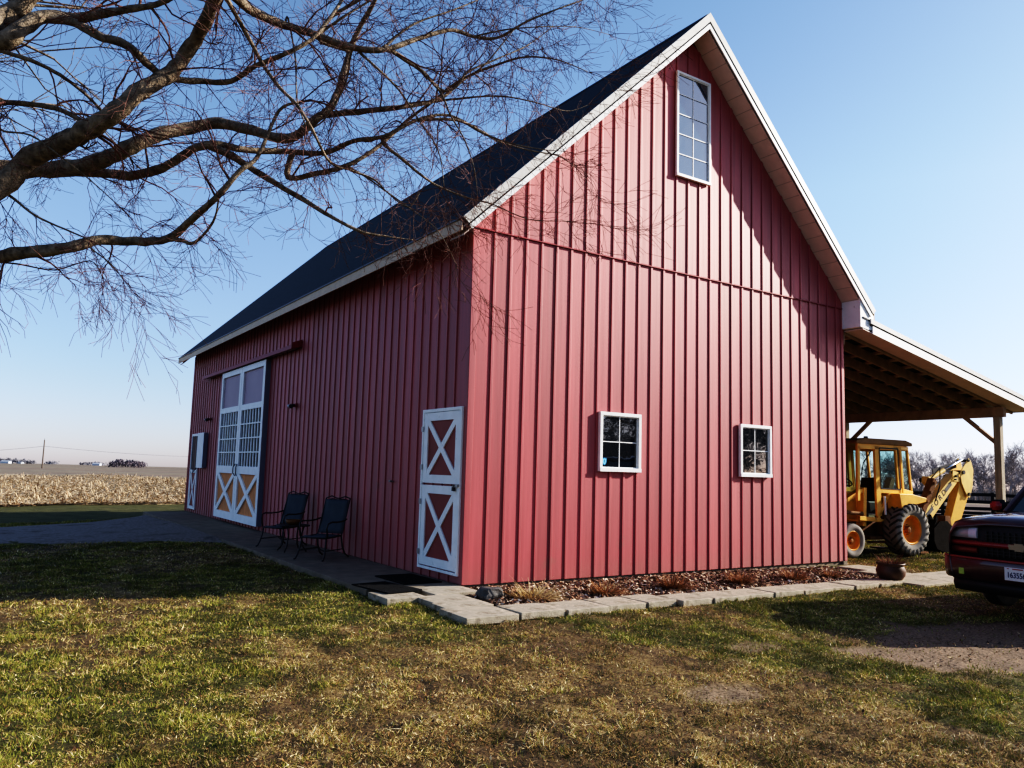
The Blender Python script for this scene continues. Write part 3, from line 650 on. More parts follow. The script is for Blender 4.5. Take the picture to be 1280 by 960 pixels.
# small hardware
for yl, sgn, lb in ((7.56, 1, 'near wall lamp beside the sliding door'), (15.5, 1, 'far wall lamp beyond the sliding door')):
    b = MB(); b.box(-.05, -.016, yl - .12, yl + .06, 2.87, 2.95); lp = b.build('wall_lamp', redtrim, barn); lp['label'] = lb
    for dy in (-.07, .05):
        b = MB(); b.tube([(-.05, yl + dy, 2.91), (-.10, yl + dy, 2.90), (-.15, yl + dy * 1.6, 2.87)], [.018, .035, .05], 10); b.build('lamp_head', metaldark if dy < 0 else white, lp)
b = MB(); b.box(-.05, -.016, 2.34, 2.40, 1.36, 1.385); b.box(-.05, -.045, 2.34, 2.44, 1.36, 1.39); b.build('door_hook', metalgrey, barn)
# far dutch door with open hatch
b = MB(); y0, y1 = 16.72, 17.72; D(b, y0, y0 + .07, .10, 2.5, .002, .05); D(b, y1 - .07, y1, .10, 2.5, .002, .05); D(b, y0 + .07, y1 - .07, 2.42, 2.5, .002, .05)
fd = b.build('stable_door', white, barn); fd['label'] = 'half open stable door at the far end of the long wall'
b = MB(); D(b, y0 + .07, y1 - .07, 1.36, 2.42, .002, .018); b.build('opening', gapshade, fd)  # black panel stands in for the unlit interior behind the hatch
b = MB(); D(b, y0 + .08, y1 - .08, .12, 1.34, .003, .022); b.build('door_panel', doorpanel, fd)
b = MB(); ya, yb = y0 + .075, y1 - .075; D(b, ya, ya + .10, .11, 1.35, .0225, .044); D(b, yb - .10, yb, .11, 1.35, .0225, .044); D(b, ya + .1, yb - .1, 1.25, 1.35, .0225, .044); D(b, ya + .1, yb - .1, .11, .21, .0225, .044)
xbars(b, ya + .08, yb - .08, .18, 1.28, .085, .0225, .041); b.build('lower_leaf', white, fd)
b = MB(); b.box(-.145, -.085, 15.62, 16.44, 1.42, 2.50); b.build('upper_leaf', white, fd, bevel=.003); b = MB(); b.box(-.14, -.02, 15.605, 15.618, 1.43, 2.49); b.build('edge_strip', mat('blue_grey_edge', 0), fd)  # leaf edge gets the same painted blue-grey shade
b = MB(); b.tube([(-.06, 16.6, 1.45), (-.14, 16.75, 1.30), (-.10, 17.0, 1.25), (-.06, 17.2, 1.4)], .012, 6); b.build('lead_rope', metaldark, fd)

# ================================================================== PAVERS, MATS, POT, CLUMPS
pv = [(-1.41, -.86, -.62, -.01, 'concrete paver half under the door mat, outermost by the slab corner'),
      (-.70, -.02, -.52, .14, 'square concrete paver against the near barn corner below the Dutch door'),
      (-1.0, -.38, -1.06, -.54, 'concrete paver just in front of the barn corner, third from the slab'),
      (-1.06, -.40, -1.46, -1.085, 'narrow half size concrete paver between two full ones near the corner'),
      (-1.17, -.48, -2.13, -1.50, 'largest corner paver where the path turns along the mulch bed')]
xr = [-.455, .19, .855, 1.48, 1.985]
ords = ['first', 'second', 'third', 'fourth', 'fifth', 'sixth', 'seventh', 'eighth', 'ninth', 'tenth', 'eleventh', 'twelfth', 'thirteenth']
k_ = 0
for a, c in zip(xr[:-1], xr[1:]):
    pv.append((a, c - .02, -2.14 - .02 * (k_ % 2), -1.585, ords[k_] + ' concrete edging paver along the mulch bed counted from the corner paver')); k_ += 1
xr = [1.99, 2.56, 3.19, 3.83, 4.47, 5.10, 5.74, 6.38, 7.02]
for a, c in zip(xr[:-1], xr[1:]):
    pv.append((a, c - .02, -2.24 - .015 * (k_ % 3), -1.755, ords[k_] + ' concrete edging paver along the mulch bed counted from the corner paver')); k_ += 1
pv += [(7.03, 7.95, -2.6, -1.72, 'wide concrete paver beside the dark flower pot'), (7.97, 8.85, -2.55, -1.62, 'wide concrete paver right of the flower pot'), (8.87, 9.75, -2.5, -1.6, 'wide concrete paver nearest the parked pickup'),
       (7.75, 8.45, -1.58, -.95, 'light concrete paver between flower pot and barn corner'), (8.1, 8.8, -.92, -.3, 'light concrete paver touching the right barn corner')]
for (a, c, d_, e, lb) in pv:
    cx, cy = (a + c) / 2, (d_ + e) / 2; hw, hh = (c - a) / 2, (e - d_) / 2; b = MB(); b.box(-hw, hw, -hh, hh, -.085, 0)
    o = b.build('paver', paverm, bevel=.008)
    zt = -.005 - .03 * max(0, min(1, (cx - 2.5) / 6.5))
    o.location = (cx, cy, zt + random.uniform(-.006, .006)); o.rotation_euler = (random.uniform(-.01, .01), random.uniform(-.01, .01), random.uniform(-.02, .02))
    tag(o, lb, 'paver', 'concrete pavers forming the path')
matm = mat('black_mat', (.012, .012, .013), .95, bump=1, bscale=200)
for (cx, cy, hw, hh, rz, lb) in ((-.44, .80, .30, .46, .03, 'black door mat in front of the Dutch door'), (-1.06, .18, .27, .44, .15, 'black door mat lying across the slab corner and paver')):
    b = MB(); b.box(-hw, hw, -hh, hh, 0, .014)
    for i in range(12):
        y = -hh + .04 + i * (2 * hh - .08) / 11; b.box(-hw + .03, hw - .03, y - .006, y + .006, .0142, .019)
    o = b.build('door_mat', matm); o.location = (cx, cy, .004); o.rotation_euler = (0, 0, rz); tag(o, lb, 'door mat', 'black door mats')
# rock
bm = bmesh.new(); bmesh.ops.create_icosphere(bm, subdivisions=3, radius=1)
for v in bm.verts:
    n = 1 + .35 * noise.noise(v.co * 1.5 + Vector((3, 1, 7))); v.co = Vector((max(-.75, min(.75, v.co.x)) * .22 * n, max(-.7, min(.7, v.co.y)) * .16 * n, max(-.4, min(.7, v.co.z)) * .12 * n))
me = bpy.data.meshes.new('rock'); bm.to_mesh(me); bm.free(); me.materials.append(mat('dark_stone', (.12, .115, .11), .8, var=.3, scale=10, bump=.4))
o = bpy.data.objects.new('rock', me); COL.objects.link(o); o.location = (-.05, -.83, -.0); tag(o, 'dark grey stone block at the corner of the mulch bed', 'rock')

def blades(name, n, rad, hmin, hmax, spread, pal, w=.006, droop=.6, seed=0):
    r = np.random.default_rng(seed); V = []; Fc = []; Cc = []
    for i in range(n):
        a = r.random() * 2 * PI; rr_ = rad * math.sqrt(r.random()) * .55; p0 = np.array([rr_ * math.cos(a), rr_ * math.sin(a), 0.0]); a2 = a + r.normal(0, .6)
        ln_ = r.uniform(hmin, hmax); el_ = r.uniform(.2, 1.3) * (1 - spread) + spread * r.uniform(0, .7); dr = np.array([math.cos(a2) * math.cos(el_), math.sin(a2) * math.cos(el_), math.sin(el_)])
        sd = np.array([-math.sin(a2), math.cos(a2), .2]) * w * r.uniform(.5, 1.4)
        pts = [p0]; 
        for s in range(3):
            dr = dr + np.array([0, 0, -droop * .35 * r.random()]); dr /= np.linalg.norm(dr); nx = pts[-1] + dr * ln_ / 3; nx[2] = max(nx[2], .004 + .02 * r.random()); pts.append(nx)
        b0_ = len(V); c = np.array(pal[r.integers(len(pal))]) * r.uniform(.6, 1.2)
        for s, p_ in enumerate(pts):
            t = 1 - s / 3.6; V += [p_ - sd * t, p_ + sd * t]; Cc += [c, c]
        for s in range(3): Fc.append((b0_ + 2 * s, b0_ + 2 * s + 1, b0_ + 2 * s + 3, b0_ + 2 * s + 2))
    return fast_mesh(name, np.array(V), np.array(Fc), MATS['dry'], np.array(Cc), 4)
MATS['dry'] = attr_mat('dry_stalks', .8, trans=.15)
straw = [(.62, .47, .26), (.5, .36, .18), (.7, .56, .34)]; brown = [(.42, .22, .10), (.30, .14, .07), (.55, .32, .16), (.18, .10, .06)]
cl = [(.42, -1.12, .30, 300, straw, .14, .34, .55, 'pale straw coloured dead grass clump nearest the barn corner'),
      (1.55, -1.22, .20, 260, brown + straw[:1], .12, .26, .4, 'second dry clump from the barn corner, light brown and ragged'),
      (2.85, -1.22, .21, 360, brown[:2] + brown[3:], .12, .26, .15, 'dense dark brown cut back clump below the four pane window with the sticker'),
      (4.25, -1.25, .18, 300, brown, .12, .24, .15, 'reddish brown clump in the middle of the mulch bed, fourth from the corner'),
      (5.60, -1.22, .20, 300, brown, .10, .20, .2, 'low brown clump below the right small window, fifth from the corner'),
      (6.62, -1.20, .15, 220, brown, .08, .17, .2, 'smallest brown clump, last in the bed before the pot')]
for i, (x, y, r_, n, pal_, h0, h1, spd, lb) in enumerate(cl):
    o = blades('dry_plant_clump', n, r_ * 1.2, h0, h1, spd, pal_, .005, .8, i); o.location = (x, y, -.03 - .05 * max(0, x - 5) / 3.5); o.scale = (1.25, 1.25, 1.2); tag(o, lb, 'dead plant', 'cut back plants in the mulch bed')
pot = empty('flower_pot', (7.22, -1.93, -.085), 0, 'dark round flower pot holding a dead reddish shrub, at the end of the mulch bed', 'flower pot')
MB().lathe([(0, 0), (.13, 0), (.15, .02), (.22, .12), (.235, .20), (.205, .27), (.20, .285), (.225, .30), (.225, .325), (.195, .325), (.18, .28), (0, .27)], (0, 0, 0), 'z', 32).build('bowl', mat('pot_glaze', (.11, .06, .04), .5, var=.3, dirt=((.3, .26, .2), 9, .66)), pot, smooth=True)
o = blades('dead_foliage', 420, .22, .12, .34, .5, [(.26, .12, .08), (.34, .18, .12), (.18, .09, .06)], .005, .3, 77); o.location = (0, 0, .27); o.parent = pot

# ================================================================== CHAIRS AND TABLE
def make_chair(label):
    t = empty('patio_chair', (0, 0, 0), 0, label, 'chair', 'patio chairs by the long wall')
    # local: faces +x, z up
    P = []
    for i in range(9):
        u = i / 8; P.append([(-.24 - .20 * u ** 1.1 - .02 * math.sin(u * PI), -.25 + .5 * j / 6, .45 + .62 * u) for j in range(7)])
    MB().grid(P).build('backrest', fabric, t, smooth=True, solid=.012)
    P = []
    for i in range(7):
        u = i / 6; P.append([(-.22 + .52 * u, -.25 + .5 * j / 6, .42 + .02 * u - .03 * math.sin(u * PI) - (.05 * max(0, u - .85) / .15)) for j in range(7)])
    MB().grid(P).build('seat', fabric, t, smooth=True, solid=.014)
    b = MB()
    for s in (-1, 1):
        y = s * .265
        b.tube([(.30, y, .40), (.0, y, .405), (-.22, y, .42), (-.26, y, .5), (-.45, y, 1.06), (-.47, y, 1.10)], .013, 8)
    b.tube([(-.45, -.265, 1.06), (-.46, -.12, 1.085), (-.46, 0, 1.07), (-.46, .12, 1.085), (-.45, .265, 1.06)], .012, 8); b.tube([(.30, -.265, .40), (.30, .265, .40)], .012, 8); b.tube([(-.22, -.265, .42), (-.22, .265, .42)], .012, 8)
    b.tube([(-.47, -.265, 1.10), (-.475, -.15, 1.14), (-.475, -.04, 1.10), (-.475, .04, 1.10), (-.475, .15, 1.14), (-.47, .265, 1.10)], .011, 8)
    b.build('frame', metaldark, t, smooth=True)
    for s in (-1, 1):
        y = s * .29
        MB().tube([(-.34, y, .72), (-.2, y * 1.05, .69), (.0, y * 1.08, .68), (.2, y * 1.08, .69), (.30, y * 1.05, .66), (.32, y, .58), (.28, y, .42)], .014, 8).build('armrest', metaldark, t, smooth=True)
        MB().tube([(.27, s * .26, .42), (.30, s * .27, .25), (.34, s * .29, .10), (.39, s * .30, .02), (.43, s * .30, .012)], .014, 8).build('leg', metaldark, t, smooth=True)
        MB().tube([(-.22, s * .26, .42), (-.26, s * .27, .22), (-.34, s * .28, .08), (-.46, s * .29, .015)], .014, 8).build('leg', metaldark, t, smooth=True)
    MB().tube([(.32, -.28, .16), (.0, -.1, .19), (.32, .28, .16)], .009, 6).tube([(-.28, -.27, .17), (.28, -.27, .17)], .009, 6).tube([(-.28, .27, .17), (.28, .27, .17)], .009, 6).build('stretcher', metaldark, t, smooth=True)
    return t
ch = make_chair('dark sling patio chair nearer the camera, against the red wall')
ch.location = (-.66, 3.72, 0); ch.rotation_euler = (0, 0, R(216))
ch.scale = (.93, .93, .93); c2 = copy_tree(ch); c2.location = (-.66, 5.95, 0); c2.rotation_euler = (0, 0, R(212)); c2['label'] = 'dark sling patio chair beside the white sliding door, behind the side table'
t = empty('side_table', (-.78, 4.95, 0), 0, 'small dark metal side table between the two patio chairs', 'side table')
b = MB().lathe([(0, .47), (.30, .47), (.31, .48), (.30, .492), (0, .492)], (0, 0, 0), 'z', 28); b.build('table_top', metaldark, t)
for k in range(4):
    a = PI / 4 + k * PI / 2; c_, s_ = math.cos(a), math.sin(a)
    MB().tube([(.22 * c_, .22 * s_, .47), (.17 * c_, .17 * s_, .3), (.20 * c_, .20 * s_, .12), (.29 * c_, .29 * s_, .012)], .012, 8).build('leg', metaldark, t, smooth=True)
o = MB().lathe([(0, 0), (.07, 0), (.12, .03), (.14, .09), (.13, .09), (.11, .035), (0, .02)], (0, 0, 0), 'z', 24).build('bowl', mat('brown_clay', (.22, .10, .03), .6), smooth=True); o.location = (-.78, 4.97, .493); tag(o, 'brown clay bowl standing on the small side table', 'bowl')

# ================================================================== BACKHOE
bk = empty('backhoe_loader', (13.20, 2.06, float(gz(13.15, 1.2))), R(174.5), 'old yellow backhoe loader parked under the open shed beside the barn', 'backhoe loader')
def wheel(parent, x, yc, r, w, rim_r, name, lugs=True, side=1, rimm=orange):
    n = 48; hw = w / 2; c = (x, yc, r)
    tr = MB().lathe([(rim_r, -hw * .75), (rim_r + .06, -hw * .95), (r * .78, -hw), (r * .93, -hw * .92), (r * .955, -hw * .7), (r * .965, 0), (r * .955, hw * .7), (r * .93, hw * .92), (r * .78, hw), (rim_r + .06, hw * .95), (rim_r, hw * .75)], c, 'y', n)
    wo = MB().lathe([(0, hw * .05 * side), (rim_r * .35, hw * .08 * side), (rim_r * .4, hw * .0), (rim_r * .75, -.0), (rim_r * .86, hw * .25 * side), (rim_r * .92, hw * .70 * side), (rim_r * 1.03, hw * .80 * side), (rim_r * 1.03, hw * .72 * side), (rim_r * .99, 0), (rim_r * .99, -hw * .7 * side)], c, 'y', n)
    o = wo.build(name, rimm, parent, smooth=True)
    hb = MB().lathe([(0, hw * .55 * side), (rim_r * .22, hw * .5 * side), (rim_r * .26, hw * .06 * side)], c, 'y', 16)
    for k in range(8):
        a = 2 * PI * k / 8; p_ = (x + rim_r * .33 * math.cos(a), yc + hw * .06 * side, r + rim_r * .33 * math.sin(a)); hb.cyl(p_, (p_[0], p_[1] + .03 * side, p_[2]), .014, 6)
    hb.build('hub', mat('hub_dirty', (.30, .13, .03), .6, var=.3), o, smooth=False)
    tr.build('tyre', rubberside, o, smooth=True)
    if lugs:
        b = MB(); nl = 22
        for s in (-1, 1):
            for k in range(nl):
                a0 = 2 * PI * (k + (.5 if s > 0 else 0)) / nl; pts = []
                for (u, rr_, da) in ((.0, r * .99, .0), (.55, r * 1.0, .14), (.92, r * .985, .26), (1.02, r * .90, .31), (1.04, r * .82, .34)):
                    pts.append((u * hw * s, rr_, a0 + da))
                for q0, q1 in zip(pts[:-1], pts[1:]):
                    vs = []
                    for (u, rr_, a), inn in ((q0, 0), (q0, 1), (q1, 1), (q1, 0)):
                        for dd in (-.038, .038):
                            rad = rr_ - (.06 if inn else 0); vs.append((x + rad * math.cos(a + dd), yc + u, r + rad * math.sin(a + dd)))
                    b.add(vs, [(0, 1, 7, 6), (0, 6, 4, 2), (1, 3, 5, 7), (0, 2, 3, 1), (6, 7, 5, 4)])
        b.build('tread_lugs', rubber, o)
    else:
        b = MB()
        for k in (-2, -1, 0, 1, 2): b.lathe([(r * .955, k * hw * .28 - .012), (r, k * hw * .28 - .010), (r, k * hw * .28 + .010), (r * .955, k * hw * .28 + .012)], c, 'y', n)
        b.build('tread_ribs', rubber, o)
    return o
# local x forward (= -s), y toward camera side
for sd in (1, -1):
    wheel(bk, 0, sd * .84, .635, .42, .345, 'rear_wheel', True, sd)
    wheel(bk, 1.98, sd * .82, .40, .26, .22, 'front_wheel', False, sd)
b = MB(); b.box(-.9, 2.6, -.30, .30, .42, .78); b.box(-.25, .35, -.62, .62, .48, .80); b.box(1.90, 2.06, -.68, .68, .34, .50); b.box(.3, 1.0, .30, .62, .38, .46); b.box(.35, .95, .45, .66, .30, .34); b.build('chassis', rusty, bk, bevel=.015)
b = MB(); b.prism([(.95, .78), (2.75, .78), (2.75, 1.35), (2.55, 1.48), (.95, 1.52)], 'y', -.34, .34); b.build('engine_hood', yellow, bk, bevel=.03)
b = MB(); b.box(2.752, 2.77, -.28, .28, .85, 1.32)
for k in range(7): b.box(2.772, 2.785, -.27, .27, .88 + k * .062, .905 + k * .062)
b.build('grille', metaldark, bk)
MB().cyl((2.0, .15, 1.48), (2.0, .15, 2.15), .035, 12).build('exhaust', rusty, bk, smooth=False)
# cab shell: side panels with openings as bars
ys = .70
yr = .58  # rear corner narrower
cab = MB()
for s in (1, -1):
    y = s * ys
    def sb(p, q, w=.07, yy=(y, y)): cab.bar((p[0], yy[0], p[1]), (q[0], yy[1], q[1]), .06, w, up=(0, 1, 0)) if False else cab.bar((p[0], yy[0], p[1]), (q[0], yy[1], q[1]), w, .06, up=(0, 1, 0))
    sb((1.52, 1.30), (1.50, 2.60), .09); sb((.80, .95), (.85, 2.62), .17)                # A, B pillars
    sb((.12, 2.62), (.03, 1.50), .11); sb((-.02, 2.62), (-.10, 1.52), .07)
    sb((-.46, 2.60), (-.60, 1.50), .05, (s * (ys - .12), s * (ys - .12)))
    sb((1.54, 2.60), (-.02, 2.62), .14); sb((-.02, 2.62), (-.48, 2.60), .10, (y, s * (ys - .12)))
    sb((.74, 1.56), (.0, 1.54), .12); sb((.0, 1.54), (-.62, 1.47), .16, (y, s * (ys - .12)))
    sb((.84, .90), (.40, 1.50), .07)
    sb((.86, .86), (.75, .86), .10); sb((1.5, .9), (.85, .86), .10)
cab.box(-.62, -.56, -.56, .56, 1.36, 1.5); cab.box(-.50, -.44, -.56, .56, 2.55, 2.66)
cab.box(.4, 1.5, -.66, .66, .82, .86)
cab.build('cab_frame', yellow, bk, bevel=.006)
for s in (1, -1):
    MB().prism([(.40, 1.49), (-.05, 1.49), (-.62, 1.40), (-.60, 1.30), (-.30, 1.25), (.10, 1.20), (.32, 1.12)], 'y', s * .60, s * .98).build('fender', yellow, bk, bevel=.015)
b = MB(); b.prism([(1.62, 2.66), (1.60, 2.74), (1.3, 2.80), (-.2, 2.80), (-.44, 2.74), (-.44, 2.66)], 'y', -.76, .76); b.build('cab_roof', mat('roof_brown', (.30, .17, .06), .6, var=.2), bk, bevel=.02)
b = MB()
for s in (1, -1):
    y = s * ys
    b.add([(.72, y, 1.62), (.02, y, 1.60), (.10, y, 2.57), (.76, y, 2.57)], [(0, 1, 2, 3)])
    b.add([(-.08, y, 1.60), (-.56, s * (ys - .12), 1.56), (-.44, s * (ys - .12), 2.56), (-.02, y, 2.57)], [(0, 1, 2, 3)])
b.add([(-.60, -.54, 1.5), (-.60, .54, 1.5), (-.47, .54, 2.58), (-.47, -.54, 2.58)], [(0, 1, 2, 3)])
b.add([(1.52, -.66, 1.5), (1.52, .66, 1.5), (1.50, .66, 2.58), (1.50, -.66, 2.58)], [(0, 1, 2, 3)])
b.add([(.88, -ys, 1.0), (1.46, -ys, 1.0), (1.46, -ys, 2.55), (.88, -ys, 2.55)], [(0, 1, 2, 3)])
b.build('glass', tglass, bk)
for s in (1, -1):
    y = s * (ys + .034); b = MB()
    for p, q in (((.73, 1.61), (.77, 2.58)), ((.77, 2.58), (.09, 2.58)), ((.09, 2.58), (.01, 1.59)), ((.01, 1.59), (.73, 1.61))): b.bar((p[0], y, p[1]), (q[0], y, q[1]), .03, .008, up=(0, 1, 0))
    b.build('window_seal', plasticb, bk)
b = MB(); c0 = Vector((1.18, .0, 1.76)); ax = Vector((-.6, 0, 1)).normalized(); u_ = Vector((0, 1, 0)); v_ = ax.cross(u_)
b.tube([c0 + (u_ * math.cos(a) + v_ * math.sin(a)) * .22 for a in np.linspace(0, 2 * PI, 25)], .014, 8, False); b.tube([c0, c0 - ax * .5], .025, 8)
for a in (0.5, 2.6, 4.7): b.tube([c0, c0 + (u_ * math.cos(a) + v_ * math.sin(a)) * .22], .01, 6)
b.build('steering_wheel', plasticb, bk)
b = MB(); b.box(.25, .75, -.25, .25, 1.0, 1.28); b.prism([(.22, 1.28), (.10, 1.85), (.22, 1.87), (.34, 1.28)], 'y', -.24, .24); b.build('operator_seat', plasticb, bk, bevel=.03)
b = MB(); b.tube([(1.0, .68, 2.5), (1.3, .69, 2.2), (1.38, .69, 1.9)], .012, 6); b.build('wiper_arm', plasticb, bk); b = MB(); b.tube([(1.15, .1, 1.0), (1.2, .12, 1.5)], .012, 6).tube([(1.05, .2, 1.0), (1.08, .22, 1.45)], .012, 6); b.build('levers', plasticb, bk)
MB().cyl((.95, .5, 2.8), (.95, .5, 2.86), .05, 12).build('work_lamp', plasticb, bk)
MB().cyl((.62, .735, 1.42), (.60, .735, .98), .03, 8).build('grab_rail', white, bk)
# loader arms and bucket
for s in (1, -1):
    y = s * .52; b = MB()
    b.bar((1.15, y, 1.58), (2.0, y, 1.20), .10, .16, up=(0, 1, 0)); b.bar((1.95, y, 1.24), (3.05, y, .55), .10, .16, up=(0, 1, 0)); b.bar((1.2, y, .7), (1.15, y, 1.62), .12, .2, up=(0, 1, 0))
    b.build('loader_arm', yellow, bk, bevel=.01)
b = MB()
for s in (1, -1): b.cyl((1.3, s * .63, 1.0), (2.1, s * .63, 1.05), .045, 10)
b.build('lift_cylinder', rusty, bk)
b = MB(); pr = [(3.0, .75), (2.95, .3), (3.05, .06), (3.62, .02), (3.62, .05), (3.1, .12), (3.02, .34), (3.06, .72)]
b.prism(pr, 'y', -1.02, 1.02); b.prism([(3.0, .75), (2.95, .3), (3.05, .06), (3.62, .02), (3.35, .5)], 'y', 1.0, 1.03); b.prism([(3.0, .75), (2.95, .3), (3.05, .06), (3.62, .02), (3.35, .5)], 'y', -1.03, -1.0); b.build('loader_bucket', yellow, bk)
# stabiliser tower, boom, dipper (s = distance behind the rear axle -> x = -s)
b = MB(); b.prism([(-.75, .35), (-1.05, .35), (-1.20, .9), (-1.15, 1.3), (-.75, 1.1)], 'y', -.45, .45); b.build('swing_frame', rusty, bk, bevel=.02)
for s in (1, -1):
    b = MB()
    b.bar((-.70, s * .52, .50), (-1.42, s * .60, 1.86), .15, .17, up=(0, 1, 0)); b.box(-1.0, -.70, s * .55 - .18, s * .55 + .18, .03, .07)
    for k in range(6):
        t_ = k / 5; xx_ = -.74 - .62 * t_; zz_ = .6 + 1.15 * t_; b.box(xx_ - .05, xx_ + .05, s * (.52 + .1 * t_) - .11, s * (.52 + .1 * t_) + .11, zz_, zz_ + .05)
    b.build('stabiliser', rusty, bk)
ym = .15
b = MB(); b.prism([(-1.42, .66), (-1.72, .74), (-2.95, 1.80), (-3.06, 2.02), (-2.84, 2.03), (-1.50, 1.02)], 'y', ym - .12, ym + .12); bo = b.build('boom', cream, bk, bevel=.012)
b = MB()
b.prism([(-3.42, 2.47), (-3.52, 2.40), (-3.62, 2.15), (-3.56, 1.70), (-3.42, 1.40), (-3.30, 1.44), (-3.08, 1.80), (-3.03, 2.06), (-3.16, 2.20)], 'y', ym + .135, ym + .16)
b.prism([(-3.42, 2.47), (-3.52, 2.40), (-3.62, 2.15), (-3.56, 1.70), (-3.42, 1.40), (-3.30, 1.44), (-3.08, 1.80), (-3.03, 2.06), (-3.16, 2.20)], 'y', ym - .16, ym - .135)
b.build('pivot_plate', cream, bk, bevel=.006)
b = MB(); b.prism([(-2.76, 2.12), (-3.0, 2.08), (-3.04, 1.82), (-2.72, 1.84)], 'y', ym + .122, ym + .134); b.build('bracket', cream, bk)
for (x_, z_, r_) in ((-3.40, 2.40, .035), (-3.16, 2.08, .055), (-3.38, 1.50, .045), (-2.85, 1.97, .03), (-2.82, 1.88, .02), (-1.86, 1.84, .06)): MB().cyl((x_, ym - .18, z_), (x_, ym + .19, z_), r_, 14).build('pin', metaldark, bk)
b = MB(); b.prism([(-3.30, 1.95), (-3.44, 1.45), (-2.98, .62), (-2.70, .56), (-2.62, .80), (-3.02, 1.66), (-3.08, 1.95)], 'y', ym - .11, ym + .11); b.build('dipper', yellow, bk, bevel=.012)
b = MB(); b.cyl((-1.86, ym, 1.84), (-2.55, ym, 2.12), .062, 14); b.build('crowd_cylinder', cream, bk)
b = MB(); b.cyl((-2.5, ym, 2.10), (-3.38, ym, 2.42), .034, 12); b.build('piston_rod', chrome, bk, smooth=True)
b = MB(); b.prism([(-1.78, 1.94), (-1.98, 1.90), (-2.1, 1.70), (-1.95, 1.66), (-1.76, 1.78)], 'y', ym - .1, ym + .1); b.build('cylinder_mount', cream, bk, bevel=.01)
b = MB(); b.bar((-2.1, ym, 2.06), (-3.1, ym, 2.28), .02, .16); b.tube([(-1.9, ym + .1, 1.9), (-2.2, ym + .14, 2.18), (-2.15, ym + .16, 1.7), (-1.95, ym + .15, 1.3)], .016, 6); b.build('hose', plasticb, bk)
b = MB(); out_ = [(-1.70, .84), (-1.56, .62), (-1.55, .30), (-1.66, .10), (-1.95, .01), (-2.35, .03), (-2.52, .14)]
inn = [(-2.46, .19), (-2.32, .09), (-1.97, .07), (-1.71, .15), (-1.62, .32), (-1.63, .60), (-1.74, .79)]
b.prism(out_ + inn, 'y', ym - .34, ym + .34)
for s in (-1, 1): b.prism(out_[1:] + [(-2.50, .30), (-2.36, .62), (-2.1, .80), (-1.8, .80)], 'y', ym + s * .34, ym + s * .365)
for k in range(5):
    y = ym - .3 + k * .15; b.prism([(-1.66, .80), (-1.72, .96), (-1.80, .82)], 'y', y - .03, y + .03)
b.build('digging_bucket', bucketm, bk)
b = MB(); b.prism([(-2.66, .60), (-2.60, .92), (-2.40, .92), (-2.38, .70)], 'y', ym - .12, ym + .12); b.build('bucket_link', rusty, bk)
# lettering on the boom
dirv = Vector((-2.95 + 1.60, 0, 1.92 - .86)).normalized()
def side_M(x_, z_, ang): # text on +y face (seen from +y): right direction is -x
    X_ = Vector((-math.cos(ang), 0, math.sin(ang))); Z_ = Vector((0, 1, 0)); Y_ = Z_.cross(X_)
    return Matrix(((X_.x, Y_.x, Z_.x, x_), (X_.y, Y_.y, Z_.y, ym + .122), (X_.z, Y_.z, Z_.z, z_), (0, 0, 0, 1)))
angb = math.atan2(1.06, 1.30)
blk = mat('decal_black', (.03, .03, .035), .5)
text_mesh('lettering', 'F O R D', .215, blk, bo, side_M(-2.14, 1.34, angb))
b = MB()
for (x_, z_) in ((-1.76, 1.03), (-2.56, 1.68)):
    u_ = Vector((-math.cos(angb), 0, math.sin(angb))); c0 = Vector((x_, ym + .1225, z_)); MB().bar(c0 - u_ * .16, c0 + u_ * .16, .11, .004, up=(0, 1, 0)).build('stripe', mat('decal_grey', (.10, .10, .10), .6, var=.4), bo)

# ================================================================== PICKUP TRUCK
TZ = float(gz(6, -5)) - .0
tk = empty('pickup_truck', (4.80, -5.04, TZ + .05), R(90 - 273), 'dark maroon pickup truck parked on the bare patch at the right, front end showing', 'pickup truck')
HWX, HR = -1.12, .48; RWX = -4.75
tk.scale = (1.0, 1.0, 1.035)
def archz(x, z):
    for wx in (HWX, RWX):
        if abs(x - wx) < HR: z = max(z, .40 + math.sqrt(HR ** 2 - (x - wx) ** 2))
    return z
def lerp_tab(x, tab):
    return float(np.interp(-x, [t_[0] for t_ in tab], [t_[1] for t_ in tab]))
ztab = [(.06, 1.05), (.10, 1.10), (.18, 1.14), (.35, 1.17), (.8, 1.20), (1.3, 1.215), (1.75, 1.22)]
wtab = [(.06, .90), (.2, .945), (.5, .975), (1.0, .985), (6, .985)]
def xs_profile(x, zt, w):
    pts = [(0, zt + .02), (.2, zt + .02), (.42, zt + .016), (.52, zt + .004), (.62, zt - .012), (.80, zt - .03), (w - .06, zt - .065), (w - .018, zt - .12), (w - .004, zt - .2), (w - .0, zt - .32), (w + .004, archz(x, .78)), (w + .0, archz(x, .62)), (w - .02, archz(x, .48)), (w - .05, archz(x, .40))]
    for i in range(8, 14): pts[i] = (pts[i][0], max(pts[i][1], pts[13][1]))
    return pts
sts = [-.06, -.08, -.12, -.18, -.28, -.4, -.52, -.6] + list(np.linspace(-.65, -1.62, 22)) + [-1.68, -1.75]
P = []
for x in sts:
    pr = xs_profile(x, lerp_tab(x, ztab), lerp_tab(x, wtab)); P.append([(x, -y, z) for y, z in pr[::-1]] + [(x, y, z) for y, z in pr[1:]])
MB().grid(P).build('front_body', paint, tk, smooth=True, solid=.02)
